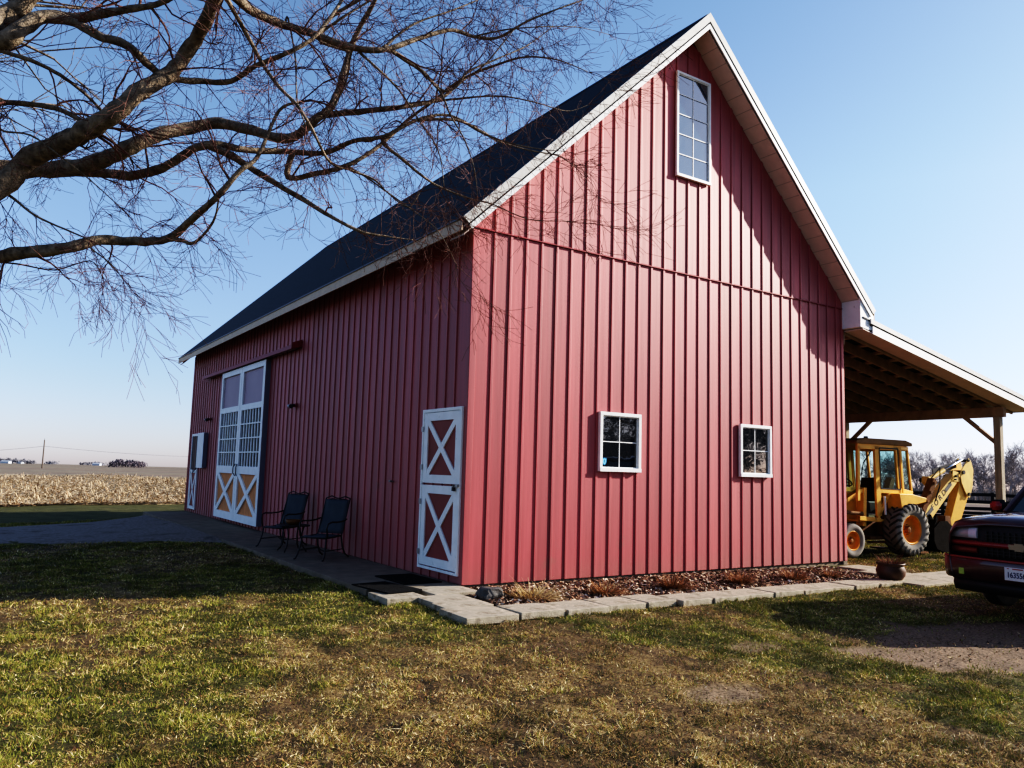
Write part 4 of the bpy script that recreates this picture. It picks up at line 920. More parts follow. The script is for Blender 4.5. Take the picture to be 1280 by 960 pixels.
# cab lower + bed sides
sts = list(np.linspace(-1.78, -3.95, 8)); P = []
for x in sts:
    w = .985; pr = [(.0, 1.20), (.9, 1.20), (w - .03, 1.19), (w - .01, 1.12), (w + .005, .95), (w, .6), (w - .04, .38)]; P.append([(x, -y, z) for y, z in pr[::-1]] + [(x, y, z) for y, z in pr[1:]])
MB().grid(P).build('door_side', paint, tk, smooth=True, solid=.02)
sts = [-4.0] + list(np.linspace(-4.1, -5.4, 26)) + [-5.95]
for s in (1, -1):
    P = []
    for x in sts:
        w = .985; P.append([(x, s * y, z) for y, z in ((.80, .75), (.80, 1.24), (w - .02, 1.25), (w, 1.2), (w + .005, max(.95, archz(x, .4))), (w, archz(x, .6)), (w - .03, archz(x, .42)))])
    MB().grid(P).build('bed_side', paint, tk, smooth=True, solid=.02)
MB().box(-5.95, -4.0, -.8, .8, .72, .76).box(-5.99, -5.95, -.97, .97, .5, 1.25).box(-4.02, -3.98, -.97, .97, .5, 1.24).build('bed', paint, tk)
# greenhouse
def gh(x, z):  # half width at height
    return .93 - (z - 1.20) * .26
gl = MB(); zb_, zt_ = 1.20, 1.90
pts = [(-1.50, zb_), (-2.36, zt_), (-3.55, zt_), (-3.92, zb_)]
V_ = [(x, -gh(x, z) + .02, z) for x, z in pts] + [(x, gh(x, z) - .02, z) for x, z in pts]
gl.add(V_, [(0, 1, 2, 3), (7, 6, 5, 4), (0, 4, 5, 1), (2, 6, 7, 3)]); gl.build('glass', truckglass, tk)
b = MB(); P = []
for x, dz in ((-2.34, -.03), (-2.42, .02), (-2.6, .05), (-3.0, .065), (-3.4, .05), (-3.6, .01)):
    P.append([(x, y, zt_ + dz + .03 * (1 - (abs(y) / .76) ** 3) - (.03 if abs(y) > .75 else 0)) for y in (-.78, -.74, -.6, -.3, 0, .3, .6, .74, .78)])
b.grid(P); b.build('cab_roof', paint, tk, smooth=True, solid=.03)
b = MB()
for s in (1, -1):
    b.bar((-1.46, s * .925, 1.19), (-2.38, s * .765, zt_ + .01), .055, .06); b.bar((-2.42, s * .765, zt_), (-3.55, s * .765, zt_), .06, .06)
    b.bar((-2.95, s * .93, 1.2), (-2.95, s * .765, zt_), .10, .05, up=(1, 0, 0)); b.bar((-3.93, s * .92, 1.19), (-3.57, s * .765, zt_), .12, .07)
b.bar((-3.93, -.9, 1.19), (-3.93, .9, 1.19), .06, .06); b.build('pillar', paint, tk, bevel=.008)
MB().box(-1.78, -1.48, -.86, .86, 1.188, 1.212).build('cowl', plasticb, tk)
b = MB()
for s in (-.35, .25): b.bar((-1.56, s, 1.25), (-1.80, s + .45, 1.45), .02, .015)
b.build('wiper', plasticb, tk)
# front fascia built along the curved nose
def fx(y): return -.03 - .13 * abs(y / .95) ** 2.6
def panel(y0, y1, z0, z1, proud, depth, nm, mm_, par=tk, n=14, tilt=.0, rnd=0):
    Pn = []; 
    for i in range(n + 1):
        y = y0 + (y1 - y0) * i / n; x = fx(y) + proud
        Pn.append([(x - depth, y, z0), (x, y, z0 + .004), (x + rnd, y, (z0 + z1) / 2), (x - tilt, y, z1 - .004), (x - depth - tilt, y, z1)])
    b = MB(); b.grid(Pn); b.add(Pn[0], [(4, 3, 2, 1, 0)]); b.add(Pn[-1], [(0, 1, 2, 3, 4)]); return b.build(nm, mm_, par, smooth='auto')
panel(-.90, .90, .66, 1.08, -.045, .10, 'nose_backing', plasticb)
for s in (-1, 1):
    a, c = sorted((s * .55, s * .915))
    hl = panel(a, c, .895, 1.035, .0, .06, 'headlight', lampglass, tilt=.02, rnd=.006)
    panel(*sorted((s * .545, s * .66)), 0.902, 1.028, .004, .03, 'inner_lens', mat('clear_lens', (.6, .6, .62), .1, spec=1), hl, 4, .018, .006)
    tl_ = panel(a, c, .715, .795, .0, .06, 'turn_lamp', amber, rnd=.004)
    a, c = sorted((s * .28, s * .46))
panel(-.92, .92, .805, .872, .028, .09, 'grille_bar', mat('bar_maroon', (.30, .035, .032), .3, coat=.5), n=24, rnd=.008)
gr = panel(-.54, .54, .70, 1.0, -.03, .03, 'grille', mat('grille_dark', (.02, .018, .02), .5), n=10)
b = MB()
for k in range(13):
    y = -.42 + .84 * k / 12; x = fx(y) - .025
    b.box(x, x + .02, y - .006, y + .006, .88, .995); b.box(x, x + .02, y - .006, y + .006, .705, .80)
for z in (.92, .96, .735, .77): b.box(-.055, -.034, -.44, .44, z - .005, z + .005)
b.build('grille_mesh', metaldark, gr)
# bow-tie shaped badge on the bar
b = MB(); w_, h_ = .115, .034
b.prism([(-w_, -h_ * .9), (-w_ * .42, -h_ * .9), (-w_ * .42, -h_ * 1.35), (w_ * .5, -h_ * 1.35), (w_ * .42, -h_ * .9), (w_, -h_ * .9), (w_ * .86, h_ * .9), (w_ * .42, h_ * .9), (w_ * .42, h_ * 1.35), (-w_ * .5, h_ * 1.35), (-w_ * .42, h_ * .9), (-w_ * 1.08, h_ * .9)], 'x', .0, .014)
o = b.build('badge', mat('gold_badge', (.36, .29, .19), .5, metal=.2), tk); o.location = (.012, 0, .838)
# bumper
Pn = []
for i in range(33):
    y = -1.0 + 2.0 * i / 32; x = .05 - .17 * abs(y) ** 3.2
    Pn.append([(x - .16, y, .665), (x - .02, y, .672), (x - .005, y, .655), (x, y, .60), (x - .004, y, .50), (x - .02, y, .43), (x - .07, y, .40), (x - .16, y, .40)])
bmp = MB().grid(Pn).build('bumper', paint, tk, smooth=True, solid=.006)
Pn = [[(p[1][0] + .006, p[1][1], .680), (p[2][0] + .010, p[2][1], .672), (p[2][0] + .011, p[2][1], .655)] for p in Pn]
MB().grid(Pn).build('bumper_strip', mat('strip_red', (.36, .07, .055), .4), bmp, smooth=True, solid=.004)
Pn = []
for i in range(25):
    y = -.9 + 1.8 * i / 24; x = .0 - .17 * abs(y) ** 3; Pn.append([(x - .04, y, .42), (x - .01, y, .34), (x - .05, y, .26), (x - .2, y, .25)])
MB().grid(Pn).build('air_dam', plasticb, tk, smooth=True, solid=.01)
for s in (-1, 1):
    MB().box(-.012, .034 - .17 * .72 ** 3.2 + .03, s * .72 - .035, s * .72 + .035, .455, .535).build('tow_hook', mat('lime_reflector', (.42, .50, .10), .5), tk, bevel=.01)  # lime block stands in for sunlit grass seen through the tow hook opening
pl = MB().box(.062, .068, -.155, .155, .455, .607).build('licence_plate', mat('plate_white', (.62, .60, .58), .5, dirt=((.35, .25, .22), 14, .66)), tk, bevel=.004)
Mx = Matrix(((0, 0, 1, .0695), (1, 0, 0, 0), (0, 1, 0, .518), (0, 0, 0, 1)))
text_mesh('plate_number', '1635560', .088, mat('plate_blue', (.02, .03, .10), .5), pl, Mx, .0008, .82)
b = MB()
for s in (-.11, .11): b.box(.0682, .0705, s - .012, s + .012, .588, .596)
b.box(.0682, .0695, -.06, .06, .585, .597); b.build('plate_detail', mat('plate_red', (.35, .08, .08), .5), pl)
# mirrors
for s in (-1, 1):
    b = MB(); b.tube([(-1.80, s * .95, 1.20), (-1.75, s * 1.06, 1.22)], .03, 8); mr = b.build('mirror', plasticb, tk)
    bm = bmesh.new(); bmesh.ops.create_cube(bm, size=1)
    for v in bm.verts: v.co = Vector((v.co.x * .10, v.co.y * .23, v.co.z * .17))
    bmesh.ops.bevel(bm, geom=bm.edges[:], offset=.035, segments=3, affect='EDGES')
    me = bpy.data.meshes.new('mirror_housing'); bm.to_mesh(me); bm.free(); me.shade_smooth(); me.materials.append(plasticb); o = bpy.data.objects.new('mirror_housing', me); COL.objects.link(o); o.location = (-1.73, s * 1.15, 1.27); o.parent = mr
    me2 = me.copy(); me2.materials.clear(); me2.materials.append(paint_sunlit); me2.transform(Matrix.Diagonal((.3, .70, .72, 1))); o = bpy.data.objects.new('mirror_cap', me2); COL.objects.link(o); o.location = (-1.682, s * 1.16, 1.27); o.parent = mr
for wx in (HWX, RWX):
    for s in (1, -1): wheel(tk, wx, s * .82, .39, .25, .21, 'wheel', False, s, metalgrey)
MB().box(-5.8, -.4, -.6, .6, .36, .52).build('underbody', plasticb, tk)
MB().box(-1.62, -.25, -.76, .76, .5, 1.0).build('engine_bay', plasticb, tk)

# ================================================================== FENCE
fe = empty('board_fence', (0, 0, 0), 0, 'dark board fence behind the yellow backhoe', 'fence')
fa, fb = Vector((24, 32)), Vector((52, -10)); n = 22
for i in range(n + 1):
    p_ = fa.lerp(fb, i / n); z = float(gz(p_.x, p_.y)); MB().box(p_.x - .08, p_.x + .08, p_.y - .08, p_.y + .08, z - .5, z + 1.36).build('post', fencem, fe)
for i, (h_, w_) in enumerate(((1.22, .16), (.86, .16), (.50, .16), (.28, .15), (.08, .16))):
    b = MB()
    for k in range(n):
        p_ = fa.lerp(fb, k / n); q_ = fa.lerp(fb, (k + 1) / n); b.bar((p_.x - .1, p_.y - .06, float(gz(p_.x, p_.y)) + h_), (q_.x - .1, q_.y - .06, float(gz(q_.x, q_.y)) + h_ + random.uniform(-.02, .02)), .03, w_)
    b.build('rail', fencem, fe)

# ================================================================== TREES
def grow(b, p, d, r, ln, lev, maxlev, rnd, tip=.0025, droop=0., nseg=4, fork=3, sides=(8, 6, 5, 3, 3), spread=.7, tw=None, uplift=0.):
    tgt = b if (tw is None or lev < 2) else tw
    pts = [Vector(p)]; rs = [r]; d = Vector(d).normalized(); end = max(tip, r * .45)
    for i in range(nseg):
        d = (d + Vector((rnd.gauss(0, .25), rnd.gauss(0, .25), rnd.gauss(0, .22) - droop * .12 + uplift * .08))).normalized()
        pts.append(pts[-1] + d * ln / nseg); rs.append(r + (end - r) * (i + 1) / nseg)
    tgt.tube(pts, rs, sides[min(lev, 4)], False)
    if lev >= maxlev: return
    for i in range(fork):
        t = rnd.uniform(.3, 1.0) if i else 1.0; k = min(nseg - 1, int(t * nseg)); f = t * nseg - k; pp = pts[k].lerp(pts[k + 1], min(1, f))
        ax = Vector((rnd.gauss(0, 1), rnd.gauss(0, 1), rnd.gauss(0, 1))).normalized(); nd = (d + ax * spread * rnd.uniform(.6, 1.3)).normalized()
        grow(b, pp, nd, max(tip, rs[k] * rnd.uniform(.5, .75)), ln * rnd.uniform(.55, .85), lev + 1, maxlev, rnd, tip, droop, max(2, nseg - 1), fork, sides, spread, tw, uplift)

# --- near tree: main limbs traced, trunk standing left of the frame
def c1(*a): return [(x / 2.667, y / 2.667) for x, y in a]
def c2_(*a): return [(360 + x / 2.667, y / 2.667) for x, y in a]
LIM = [  # name, pts, r0, r1 (m), depth0, depth1, parent
 ('A', [(-330, 420), (-180, 340), (-60, 272)] + c1((0, 620), (100, 530), (200, 480), (300, 430), (390, 370), (470, 300), (570, 240), (640, 150), (690, 60), (740, -60), (800, -200)), .130, .045, 7.6, 6.6, None),
 ('B', [(-330, 300), (-150, 225), (-50, 208)] + c1((0, 562), (200, 563), (300, 548), (420, 500), (520, 452), (620, 430), (720, 410), (820, 430), (960, 462), (1050, 400), (1110, 345), (1150, 230), (1180, 130), (1240, 20), (1290, -80)), .115, .018, 7.6, 8.2, None),
 ('C', c1((100, 566), (330, 575), (450, 585), (560, 550), (640, 500), (720, 480), (820, 500), (950, 505), (1080, 510), (1180, 470), (1280, 455)) + c2_((430, 400), (540, 385), (650, 445), (750, 480), (860, 500)), .062, .005, 7.4, 8.2, 'B'),
 ('C2', c1((700, 485), (790, 530), (900, 600), (1020, 670), (1100, 720), (1200, 770), (1290, 788)) + c2_((420, 800),), .045, .004, 7.4, 7.6, 'C'),
 ('D', [(-330, 470), (-150, 370), (-60, 335)] + c1((0, 855), (100, 840), (230, 825), (330, 800), (430, 805), (560, 795), (640, 730), (720, 660), (800, 570), (860, 520), (930, 370), (1000, 340)), .085, .010, 7.6, 7.2, None),
 ('D2', c1((560, 797), (600, 800), (650, 808), (710, 740), (730, 660)), .028, .006, 7.2, 7.0, 'D'),
 ('E', [(-330, 330), (-180, 140)] + c1((-100, 120), (0, 60), (60, 25), (130, -40), (200, -130)), .13, .05, 7.6, 6.4, None),
 ('E2', [(-100, 90)] + c1((0, 140), (80, 90), (150, 55), (250, 62), (330, 48), (430, 30), (520, 15), (640, -40)), .10, .015, 6.9, 6.6, 'E'),
 ('F', c1((130, 60), (240, 70), (330, 120), (420, 150), (500, 220), (560, 260), (680, 272), (770, 270), (850, 220), (950, 180), (1040, 130), (1100, 60), (1160, -30)), .045, .014, 6.8, 7.4, 'E2'),
 ('G', c1((640, -120), (760, -30), (850, 40), (950, 85), (1050, 115), (1180, 160), (1280, 165)) + c2_((430, 130), (540, 100), (620, 122), (700, 125), (800, 70), (900, 30), (1010, -10)), .055, .006, 7.2, 8.6, 'A'),
 ('H', c1((-20, 160), (100, 200), (200, 250), (280, 310), (350, 380)), .022, .012, 6.8, 7.0, 'E2'),
 ('I', c1((-160, 330), (0, 340), (80, 345), (180, 360), (250, 390), (300, 420)), .03, .02, 7.0, 7.2, 'E'),
 ('J', c1((750, -10), (820, 110), (880, 220), (930, 290), (990, 350), (1040, 430), (1100, 540), (1180, 570), (1250, 600)) + c2_((330, 640), (400, 690), (440, 640)), .022, .005, 6.6, 7.4, 'A'),
 ('K', c2_((330, 160), (400, 205), (450, 240), (510, 300), (560, 290), (600, 240), (700, 195), (800, 150), (880, 90)), .028, .004, 7.9, 8.6, 'G'),
 ('K2', c2_((450, 245), (510, 310), (540, 380), (590, 470), (620, 560), (632, 650)), .014, .003, 8.0, 7.8, 'K'),
 ('Lb', c2_((130, 382), (240, 372), (350, 360), (450, 345), (520, 320), (600, 255), (700, 215), (790, 190), (900, 200), (1000, 240)), .04, .004, 8.0, 8.8, 'B'),
 ('M', c2_((0, 590), (90, 580), (200, 550), (300, 490), (400, 400), (480, 340), (560, 275), (640, 230), (720, 140), (760, 90)), .035, .004, 7.5, 8.3, 'C'),
 ('Nn', c2_((320, 480), (380, 530), (440, 580), (500, 620), (600, 660), (680, 680), (800, 730), (930, 737)), .022, .003, 7.7, 8.2, 'C'),
 ('O', c2_((430, 400), (560, 400), (650, 440), (700, 470), (800, 500), (900, 520), (960, 560)), .018, .003, 8.0, 8.8, 'C'),
 ('P', c2_((240, 175), (300, 230), (370, 300), (430, 390), (500, 500), (520, 620)), .016, .004, 8.0, 7.6, 'G'),
 ('Q', c1((1170, 180), (1150, 280), (1080, 400), (1010, 440)), .012, .006, 7.8, 7.8, 'G'),
 ('Q2', c1((1060, 120), (1100, 60), (1180, 10), (1300, -60)), .03, .012, 7.6, 7.6, 'G'),
 ('Rr', c2_((480, 340), (560, 330), (700, 320), (820, 340), (930, 370), (1000, 350)), .014, .003, 8.1, 8.8, 'M'),
 ('S', c1((0, 430), (100, 450), (200, 520), (300, 600), (400, 690)), .012, .004, 7.0, 6.9, 'I'),
 ('T', c1((-100, 560), (30, 650), (120, 720), (230, 770), (300, 800)), .016, .006, 7.2, 7.0, 'B'),
 ('U', c1((300, 825), (370, 880), (410, 930)), .010, .003, 7.2, 7.1, 'D'),
 ('V', c1((-60, 870), (60, 880), (180, 900), (300, 870), (340, 920)), .010, .003, 7.3, 7.2, 'D'),
 ('Wn', c1((960, 60), (985, 200), (990, 330), (1020, 420)), .010, .006, 7.2, 7.2, 'G'),
 ('X1', c2_((200, 555), (260, 590), (330, 640), (400, 690), (500, 770), (560, 880)), .012, .003, 7.5, 7.4, 'M'),
 ('Y1', c2_((620, 122), (720, 100), (830, 90), (960, 90), (1070, 115)), .010, .0025, 8.3, 8.6, 'G'),
 ('Z1', c2_((100, 130), (180, 60), (260, 10), (360, -60)), .02, .008, 7.7, 7.8, 'B'),
 ('Z2', c2_((330, 150), (420, 80), (560, 30), (700, -30)), .016, .006, 8.0, 8.2, 'G'),
]
rt_ = random.Random(5)
nt_ = empty('bare_tree', tuple(at(-330, 480, 7.6))[:2] + (-.2,), 0, 'bare winter tree reaching its limbs over the lawn from the left', 'tree')
torg = Vector(nt_.location)
trunk = MB(); limbs = MB(); twigs = MB(); stored = {}
tp = at(-330, 480, 7.6)
def smooth_pts(P, n=5):
    out = []
    for i in range(len(P) - 1):
        p0 = P[max(0, i - 1)]; p1 = P[i]; p2 = P[i + 1]; p3 = P[min(len(P) - 1, i + 2)]
        for k in range(n):
            t = k / n; out.append(.5 * ((2 * p1) + (-p0 + p2) * t + (2 * p0 - 5 * p1 + 4 * p2 - p3) * t * t + (-p0 + 3 * p1 - 3 * p2 + p3) * t ** 3))
    out.append(P[-1]); return out
for nm, pts, r0, r1, d0, d1, par in LIM:
    start = None
    if par:
        pp, dd = stored[par]; q0 = pts[0]; k = min(range(len(pp)), key=lambda i: (pp[i][0] - q0[0]) ** 2 + (pp[i][1] - q0[1]) ** 2); d0 = dd[k]
        if (pp[k][0] - q0[0]) ** 2 + (pp[k][1] - q0[1]) ** 2 > 16: pts = [pp[k]] + pts
    tot = [0]
    for a, c in zip(pts[:-1], pts[1:]): tot.append(tot[-1] + math.hypot(c[0] - a[0], c[1] - a[1]))
    dep = [d0 + (d1 - d0) * (t / tot[-1]) + (.22 * math.sin(3.1 * t / 120 + len(nm) + ord(nm[0])) * min(1, t / 100)) for t in tot]
    P3 = [at(x, y, d) for (x, y), d in zip(pts, dep)]
    SP3 = smooth_pts(P3, 5); n_ = len(SP3)
    pp2 = []; dd2 = []
    for i in range(len(pts) - 1):
        for k in range(5):
            t = k / 5; pp2.append((pts[i][0] + (pts[i + 1][0] - pts[i][0]) * t, pts[i][1] + (pts[i + 1][1] - pts[i][1]) * t)); dd2.append(dep[i] + (dep[i + 1] - dep[i]) * t)
    stored[nm] = (pp2, dd2)
    rs = [(r0 + (r1 - r0) * (i / (n_ - 1)) ** .8) * (1 + .06 * math.sin(i * 1.3 + r0 * 50)) for i in range(n_)]
    # limb surface wobble
    SP3 = [p + Vector((rt_.gauss(0, 1), rt_.gauss(0, 1), rt_.gauss(0, 1))) * .06 * r for p, r in zip(SP3, rs)]
    limbs.tube([p - torg for p in SP3], rs, 12 if r0 > .06 else 7, True)
    # side branches
    acc = 0
    for i in range(2, n_ - 1):
        seg = (SP3[i + 1] - SP3[i]).length; acc += seg
        ddir = (SP3[i + 1] - SP3[i]).normalized()
        step = .165 if rs[i] < .03 else .24
        while acc > step:
            acc -= step * rt_.uniform(.7, 1.4)
            ax = Vector((rt_.gauss(0, 1), rt_.gauss(0, 1), rt_.gauss(0, 1))); ax = (ax - ddir * ax.dot(ddir)).normalized()
            nd = (ddir * rt_.uniform(.3, .9) + ax * rt_.uniform(.6, 1.0) + Vector((0, 0, rt_.uniform(-.32, .30)))).normalized()
            ln = rt_.uniform(.22, .62) * (1.0 if rs[i] < .03 else .9)
            r_ = min(rs[i] * .5, rt_.choice((.004, .005, .006, .009, .012)) * (1 if rs[i] > .012 else .7)); ln *= .72 + r_ * 45
            px = at(640, 480, 1); 
            grow(twigs, SP3[i] - torg, nd, r_, ln, 0, 2, rt_, tip=.0017, droop=.15, nseg=4, fork=4, sides=(4, 3, 3, 3, 3), spread=.75)
    # tips
    ddir = (SP3[-1] - SP3[-2]).normalized()
    for _ in range(3): grow(twigs, SP3[-1] - torg, ddir + Vector((rt_.gauss(0, .3), rt_.gauss(0, .3), rt_.gauss(0, .3))), max(.003, rs[-1] * .8), rt_.uniform(.3, .6), 0, 2, rt_, tip=.0017, droop=.3, nseg=4, fork=4, sides=(4, 3, 3, 3, 3), spread=.7)
# sparse mid-air sub-crown limbs higher up and behind the frame edge
base = Vector((tp.x, tp.y, -.3))
tpts = [base, base + Vector((0, 0, .3)), base + Vector((.03, .0, 1.2)), at(-330, 420, 7.6), at(-330, 330, 7.6), at(-330, 200, 7.6) + Vector((0, 0, .6)), at(-330, 60, 7.6) + Vector((-.2, .1, 1.6))]
trunk.tube([p - torg for p in smooth_pts(tpts, 4)], list(np.interp(np.linspace(0, 6, 25), [0, 1, 2, 4, 6], [.50, .36, .30, .25, .12])), 18, True)
up_rnd = random.Random(9)
for k in range(9):
    a = k * 2.4; grow(limbs, tpts[-1] - torg - Vector((0, 0, k * .25)), Vector((math.cos(a), math.sin(a), .6)), .08, 1.9, 0, 3, up_rnd, tip=.003, nseg=4, fork=3, sides=(7, 5, 3, 3), spread=.6)
trunk.build('trunk', bark, nt_, smooth=True, fix=False); limbs.build('limbs', bark, nt_, smooth=True, fix=False); twigs.build('twigs', twigm, nt_, smooth=False, fix=False)
print('twig faces', len(twigs.f))

# --- background bare trees
bgm = mat('far_bark', (.36, .32, .31), .9, var=.2, scale=1)  # bark colour lightened to paint in distance haze
protos = []
for k in range(4):
    rr_ = random.Random(40 + k); t = MB(); tw = MB()
    H = 3.2
    grow(t, (0, 0, 0), (rr_.gauss(0, .05), rr_.gauss(0, .05), 1), .26, H, 0, 5, rr_, tip=.017, nseg=4, fork=4, sides=(8, 5, 3, 3, 3), spread=.62, tw=tw, uplift=.6)
    tr = t.build('trunk', bgm, None, smooth=True, fix=False); cr_ = tw.build('crown', bgm, None, fix=False)
    COL.objects.unlink(tr); COL.objects.unlink(cr_); protos.append((tr, cr_))
def place_tree(x, y, s, k, rz, label, group, sz=1.0):
    e = empty('bare_tree', (x, y, float(gz(x, y)) - .1), rz, label, 'tree', group); e.scale = (s, s, s * sz)
    for o in protos[k]:
        c = o.copy(); COL.objects.link(c); c.parent = e
    return e
tl = []
r9 = random.Random(3)
seen = [(1158, 108, 1.05), (1170, 120, .95), (1181, 112, 1.1), (1193, 125, 1.0), (1207, 118, 1.05), (1219, 130, 1.1), (1226, 110, 1.15), (1238, 126, 1.0), (1249, 118, 1.0), (1260, 108, 1.1), (1270, 122, 1.15), (1281, 112, 1.1), (1296, 118, 1.1), (1312, 110, 1.0), (1330, 120, 1.1), (1144, 118, .95), (1130, 110, 1.0), (1115, 120, .9), (1100, 112, 1.0), (1085, 118, 1.0)]
seen = sorted(seen)
wd = ['far left end behind the cab', 'seen through the cab door', 'seen through the cab side window', 'seen through the middle of the cab glass', 'seen through the rear cab window', 'just right of the cab', 'second right of the cab', 'third right of the cab', 'above the rusty stabiliser', 'left of the raised boom', 'behind the boom tip', 'between boom and shed post', 'directly left of the shed post', 'behind the shed post', 'right of the shed post', 'above the truck mirror', 'above the truck windscreen', 'at the right picture edge', 'beyond the right edge', 'farthest right of the row']
for i, (px, d_, s) in enumerate(seen):
    p_ = at(px, 600, d_); place_tree(p_.x, p_.y, s * .80, i % 4, r9.random() * 6, 'bare tree in the far treeline, ' + wd[i], 'bare trees beyond the fence')
# undergrowth below that treeline
V = []; rr_ = np.random.default_rng(5); k = 9000
pxs = rr_.uniform(1060, 1380, k); ds = rr_.uniform(100, 140, k); P0 = CAM + ds[:, None] * (FW + RT * ((pxs - 640) / F)[:, None] + UP * ((480 - 603) / F))
P0[:, 2] = gz(P0[:, 0], P0[:, 1]); hh = rr_.uniform(.5, 2.6, k) * (.5 + .8 * vnoise(P0[:, 0], P0[:, 1], 6, 1)); az = rr_.random(k) * 2 * PI
sd = np.stack([np.cos(az), np.sin(az), 0 * az], 1) * .035; tpv = P0 + np.stack([rr_.normal(0, .3, k) * hh, rr_.normal(0, .3, k) * hh, hh], 1)
V = np.stack([P0 - sd, P0 + sd, tpv], 1).reshape(-1, 3); cc = np.array([.32, .28, .26]) * rr_.uniform(.6, 1.3, (k, 1))
tag(fast_mesh('undergrowth', V, np.arange(3 * k).reshape(-1, 3), attr_mat('brush', .9), np.repeat(cc, 3, 0), 3), 'grey brown brush at the foot of the far treeline', None, None, 'stuff')
# trees behind the viewer side, mirrored in the panes
for i, (x, y, s, k) in enumerate(((24, -20, 1.1, 0), (30, -27, 1.5, 1), (20, -30, 1.4, 2), (34, -20, 1.3, 3), (16.5, -15.5, .5, 1), (19.2, -18.6, .55, 3), (20.5, -12.6, .5, 2), (24.5, -16.2, .6, 0))):
    place_tree(x, y, s, k, i * 1.3, ['bare yard tree opposite the gable windows', 'tall bare yard tree farthest from the gable', 'bare yard tree across the lawn from the gable', 'bare yard tree beyond the parked pickup', 'young bare tree closest to the gable across the yard', 'young bare tree second from the gable across the yard', 'young bare tree nearest the pickup', 'young bare tree beside the small dark spruce'][i], 'bare yard trees across from the gable')

fh = empty('farmhouse', (33, -38, float(gz(33, -38))), R(35), 'low dark farmhouse across the yard from the gable', 'house')
MB().box(-7, 7, -4, 4, -.3, 2.5).build('wall', mat('house_wall', (.12, .11, .10), .8, var=.1), fh)
MB().prism([(-4.6, 2.3), (4.6, 2.3), (0, 4.2)], 'x', -7.4, 7.4).build('roof', mat('house_roof', (.06, .055, .05), .9, var=.2), fh)
for xw in (-5, -2, 2, 5):
    for zw in (1.0,): MB().box(xw - .5, xw + .5, 4.01, 4.05, zw, zw + 1.3).build('window', winglass, fh)
MB().box(-.5, .5, 4.01, 4.06, .0, 2.1).build('door', white, fh)
for i, (x, y, r_) in enumerate(((27.5, -15.5, .75), (38, -34, 1.5), (22.0, -27, .6))):  # out-of-view spruces added to give the panes dark reflections
    V = []; q_ = np.random.default_rng(60 + i); n = 5000; u = q_.random(n) ** .7; az = q_.random(n) * 2 * PI; rad = r_ * (1 - u) * (.6 + .45 * q_.random(n)); h_ = r_ * 2.9
    c = np.stack([rad * np.cos(az), rad * np.sin(az), .5 + u * h_], 1); V = (c[:, None] + q_.normal(0, .11, (n, 3, 3))).reshape(-1, 3)
    e = empty('spruce_tree', (x, y, float(gz(x, y))), 0, ['dark spruce nearest the pickup side of the yard', 'tallest dark spruce beside the farmhouse', 'small dark spruce across the lawn'][i], 'tree', 'yard spruces')
    o = fast_mesh('crown', V, np.arange(3 * n).reshape(-1, 3), MATS.setdefault('needles', attr_mat('needles', .9)), np.repeat(np.array([.03, .05, .025]) * q_.uniform(.6, 1.4, (n, 1)), 3, 0), 3); o.parent = e
    MB().tube([(0, 0, -.2), (0, 0, h_ * .9)], [.16, .04], 8).build('trunk', bark, e)

# ================================================================== FAR LEFT THINGS
def far(px, py, d): 
    p_ = at(px, py, d); return p_.x, p_.y, float(gz(p_.x, p_.y))
x, y, z = far(53, 580, 205)
pole = empty('utility_pole', (x, y, z - .3), R(30), 'single wooden utility pole standing in the far field', 'utility pole')
MB().tube([(0, 0, 0), (0, 0, 7.6)], [.17, .12], 8).build('shaft', mat('pole_wood', (.14, .11, .09), .9), pole)
MB().cyl((.05, .05, 7.3), (.05, .05, 8.0), .06, 8).build('insulator', metalgrey, pole)
pm = mat('wire', (.12, .12, .13), .6); Pz = z + 5.7
A_ = at(-260, 566, 150); B_ = at(300, 571, 330)
b = MB(); 
for (a, c) in ((A_, Vector((x, y, Pz))), (Vector((x, y, Pz)), B_)):
    pts = [a.lerp(c, t / 16) - Vector((0, 0, 1.0 * 4 * (t / 16) * (1 - t / 16))) for t in range(17)]; b.tube(pts, .035, 4, False)
tag(b.build('power_line', pm, fix=False), 'thin power line strung across the far field', 'wire')
bushm = attr_mat('far_brush', .95)
def brush(px0, px1, d_, hpx, n, label, seed, col=(.17, .15, .165)):
    r = np.random.default_rng(seed); pxs = r.uniform(px0, px1, n); ds = d_ * (1 + r.uniform(-.02, .02, n)); P0 = CAM + ds[:, None] * (FW + RT * ((pxs - 640) / F)[:, None] + UP * ((480 - 573) / F))
    u = (pxs - px0) / (px1 - px0); P0[:, 2] = gz(P0[:, 0], P0[:, 1]); H_ = hpx * d_ / F * (.55 + .45 * np.sin(np.clip(u, .02, .98) * PI) ** .5) * (.6 + .55 * vnoise(pxs, pxs * 0, 5, seed)); hh = H_ * r.random(n) ** .6
    c = P0 + np.stack([r.normal(0, 1, n), r.normal(0, 1, n), hh], 1); sz = d_ / F * .8; T = r.normal(0, sz, (n, 3, 3)); T[:, :, 2] *= 1.2
    V = (c[:, None] + T).reshape(-1, 3); V[:, 2] = np.maximum(V[:, 2], np.repeat(P0[:, 2], 3)); cc = np.array(col) * r.uniform(.6, 1.4, (n, 1))
    o = fast_mesh('thicket', V, np.arange(3 * n).reshape(-1, 3), bushm, np.repeat(cc, 3, 0), 3); return tag(o, label, 'thicket')
brush(137, 181, 480, 10, 1500, 'isolated dark thicket on the horizon left of the barn', 1)
brush(-20, 44, 900, 6, 900, 'distant line of grey trees behind the white farm sheds', 2, (.16, .16, .18))
brush(58, 72, 950, 4, 200, 'small tree group right of the utility pole on the horizon', 3, (.18, .18, .2))
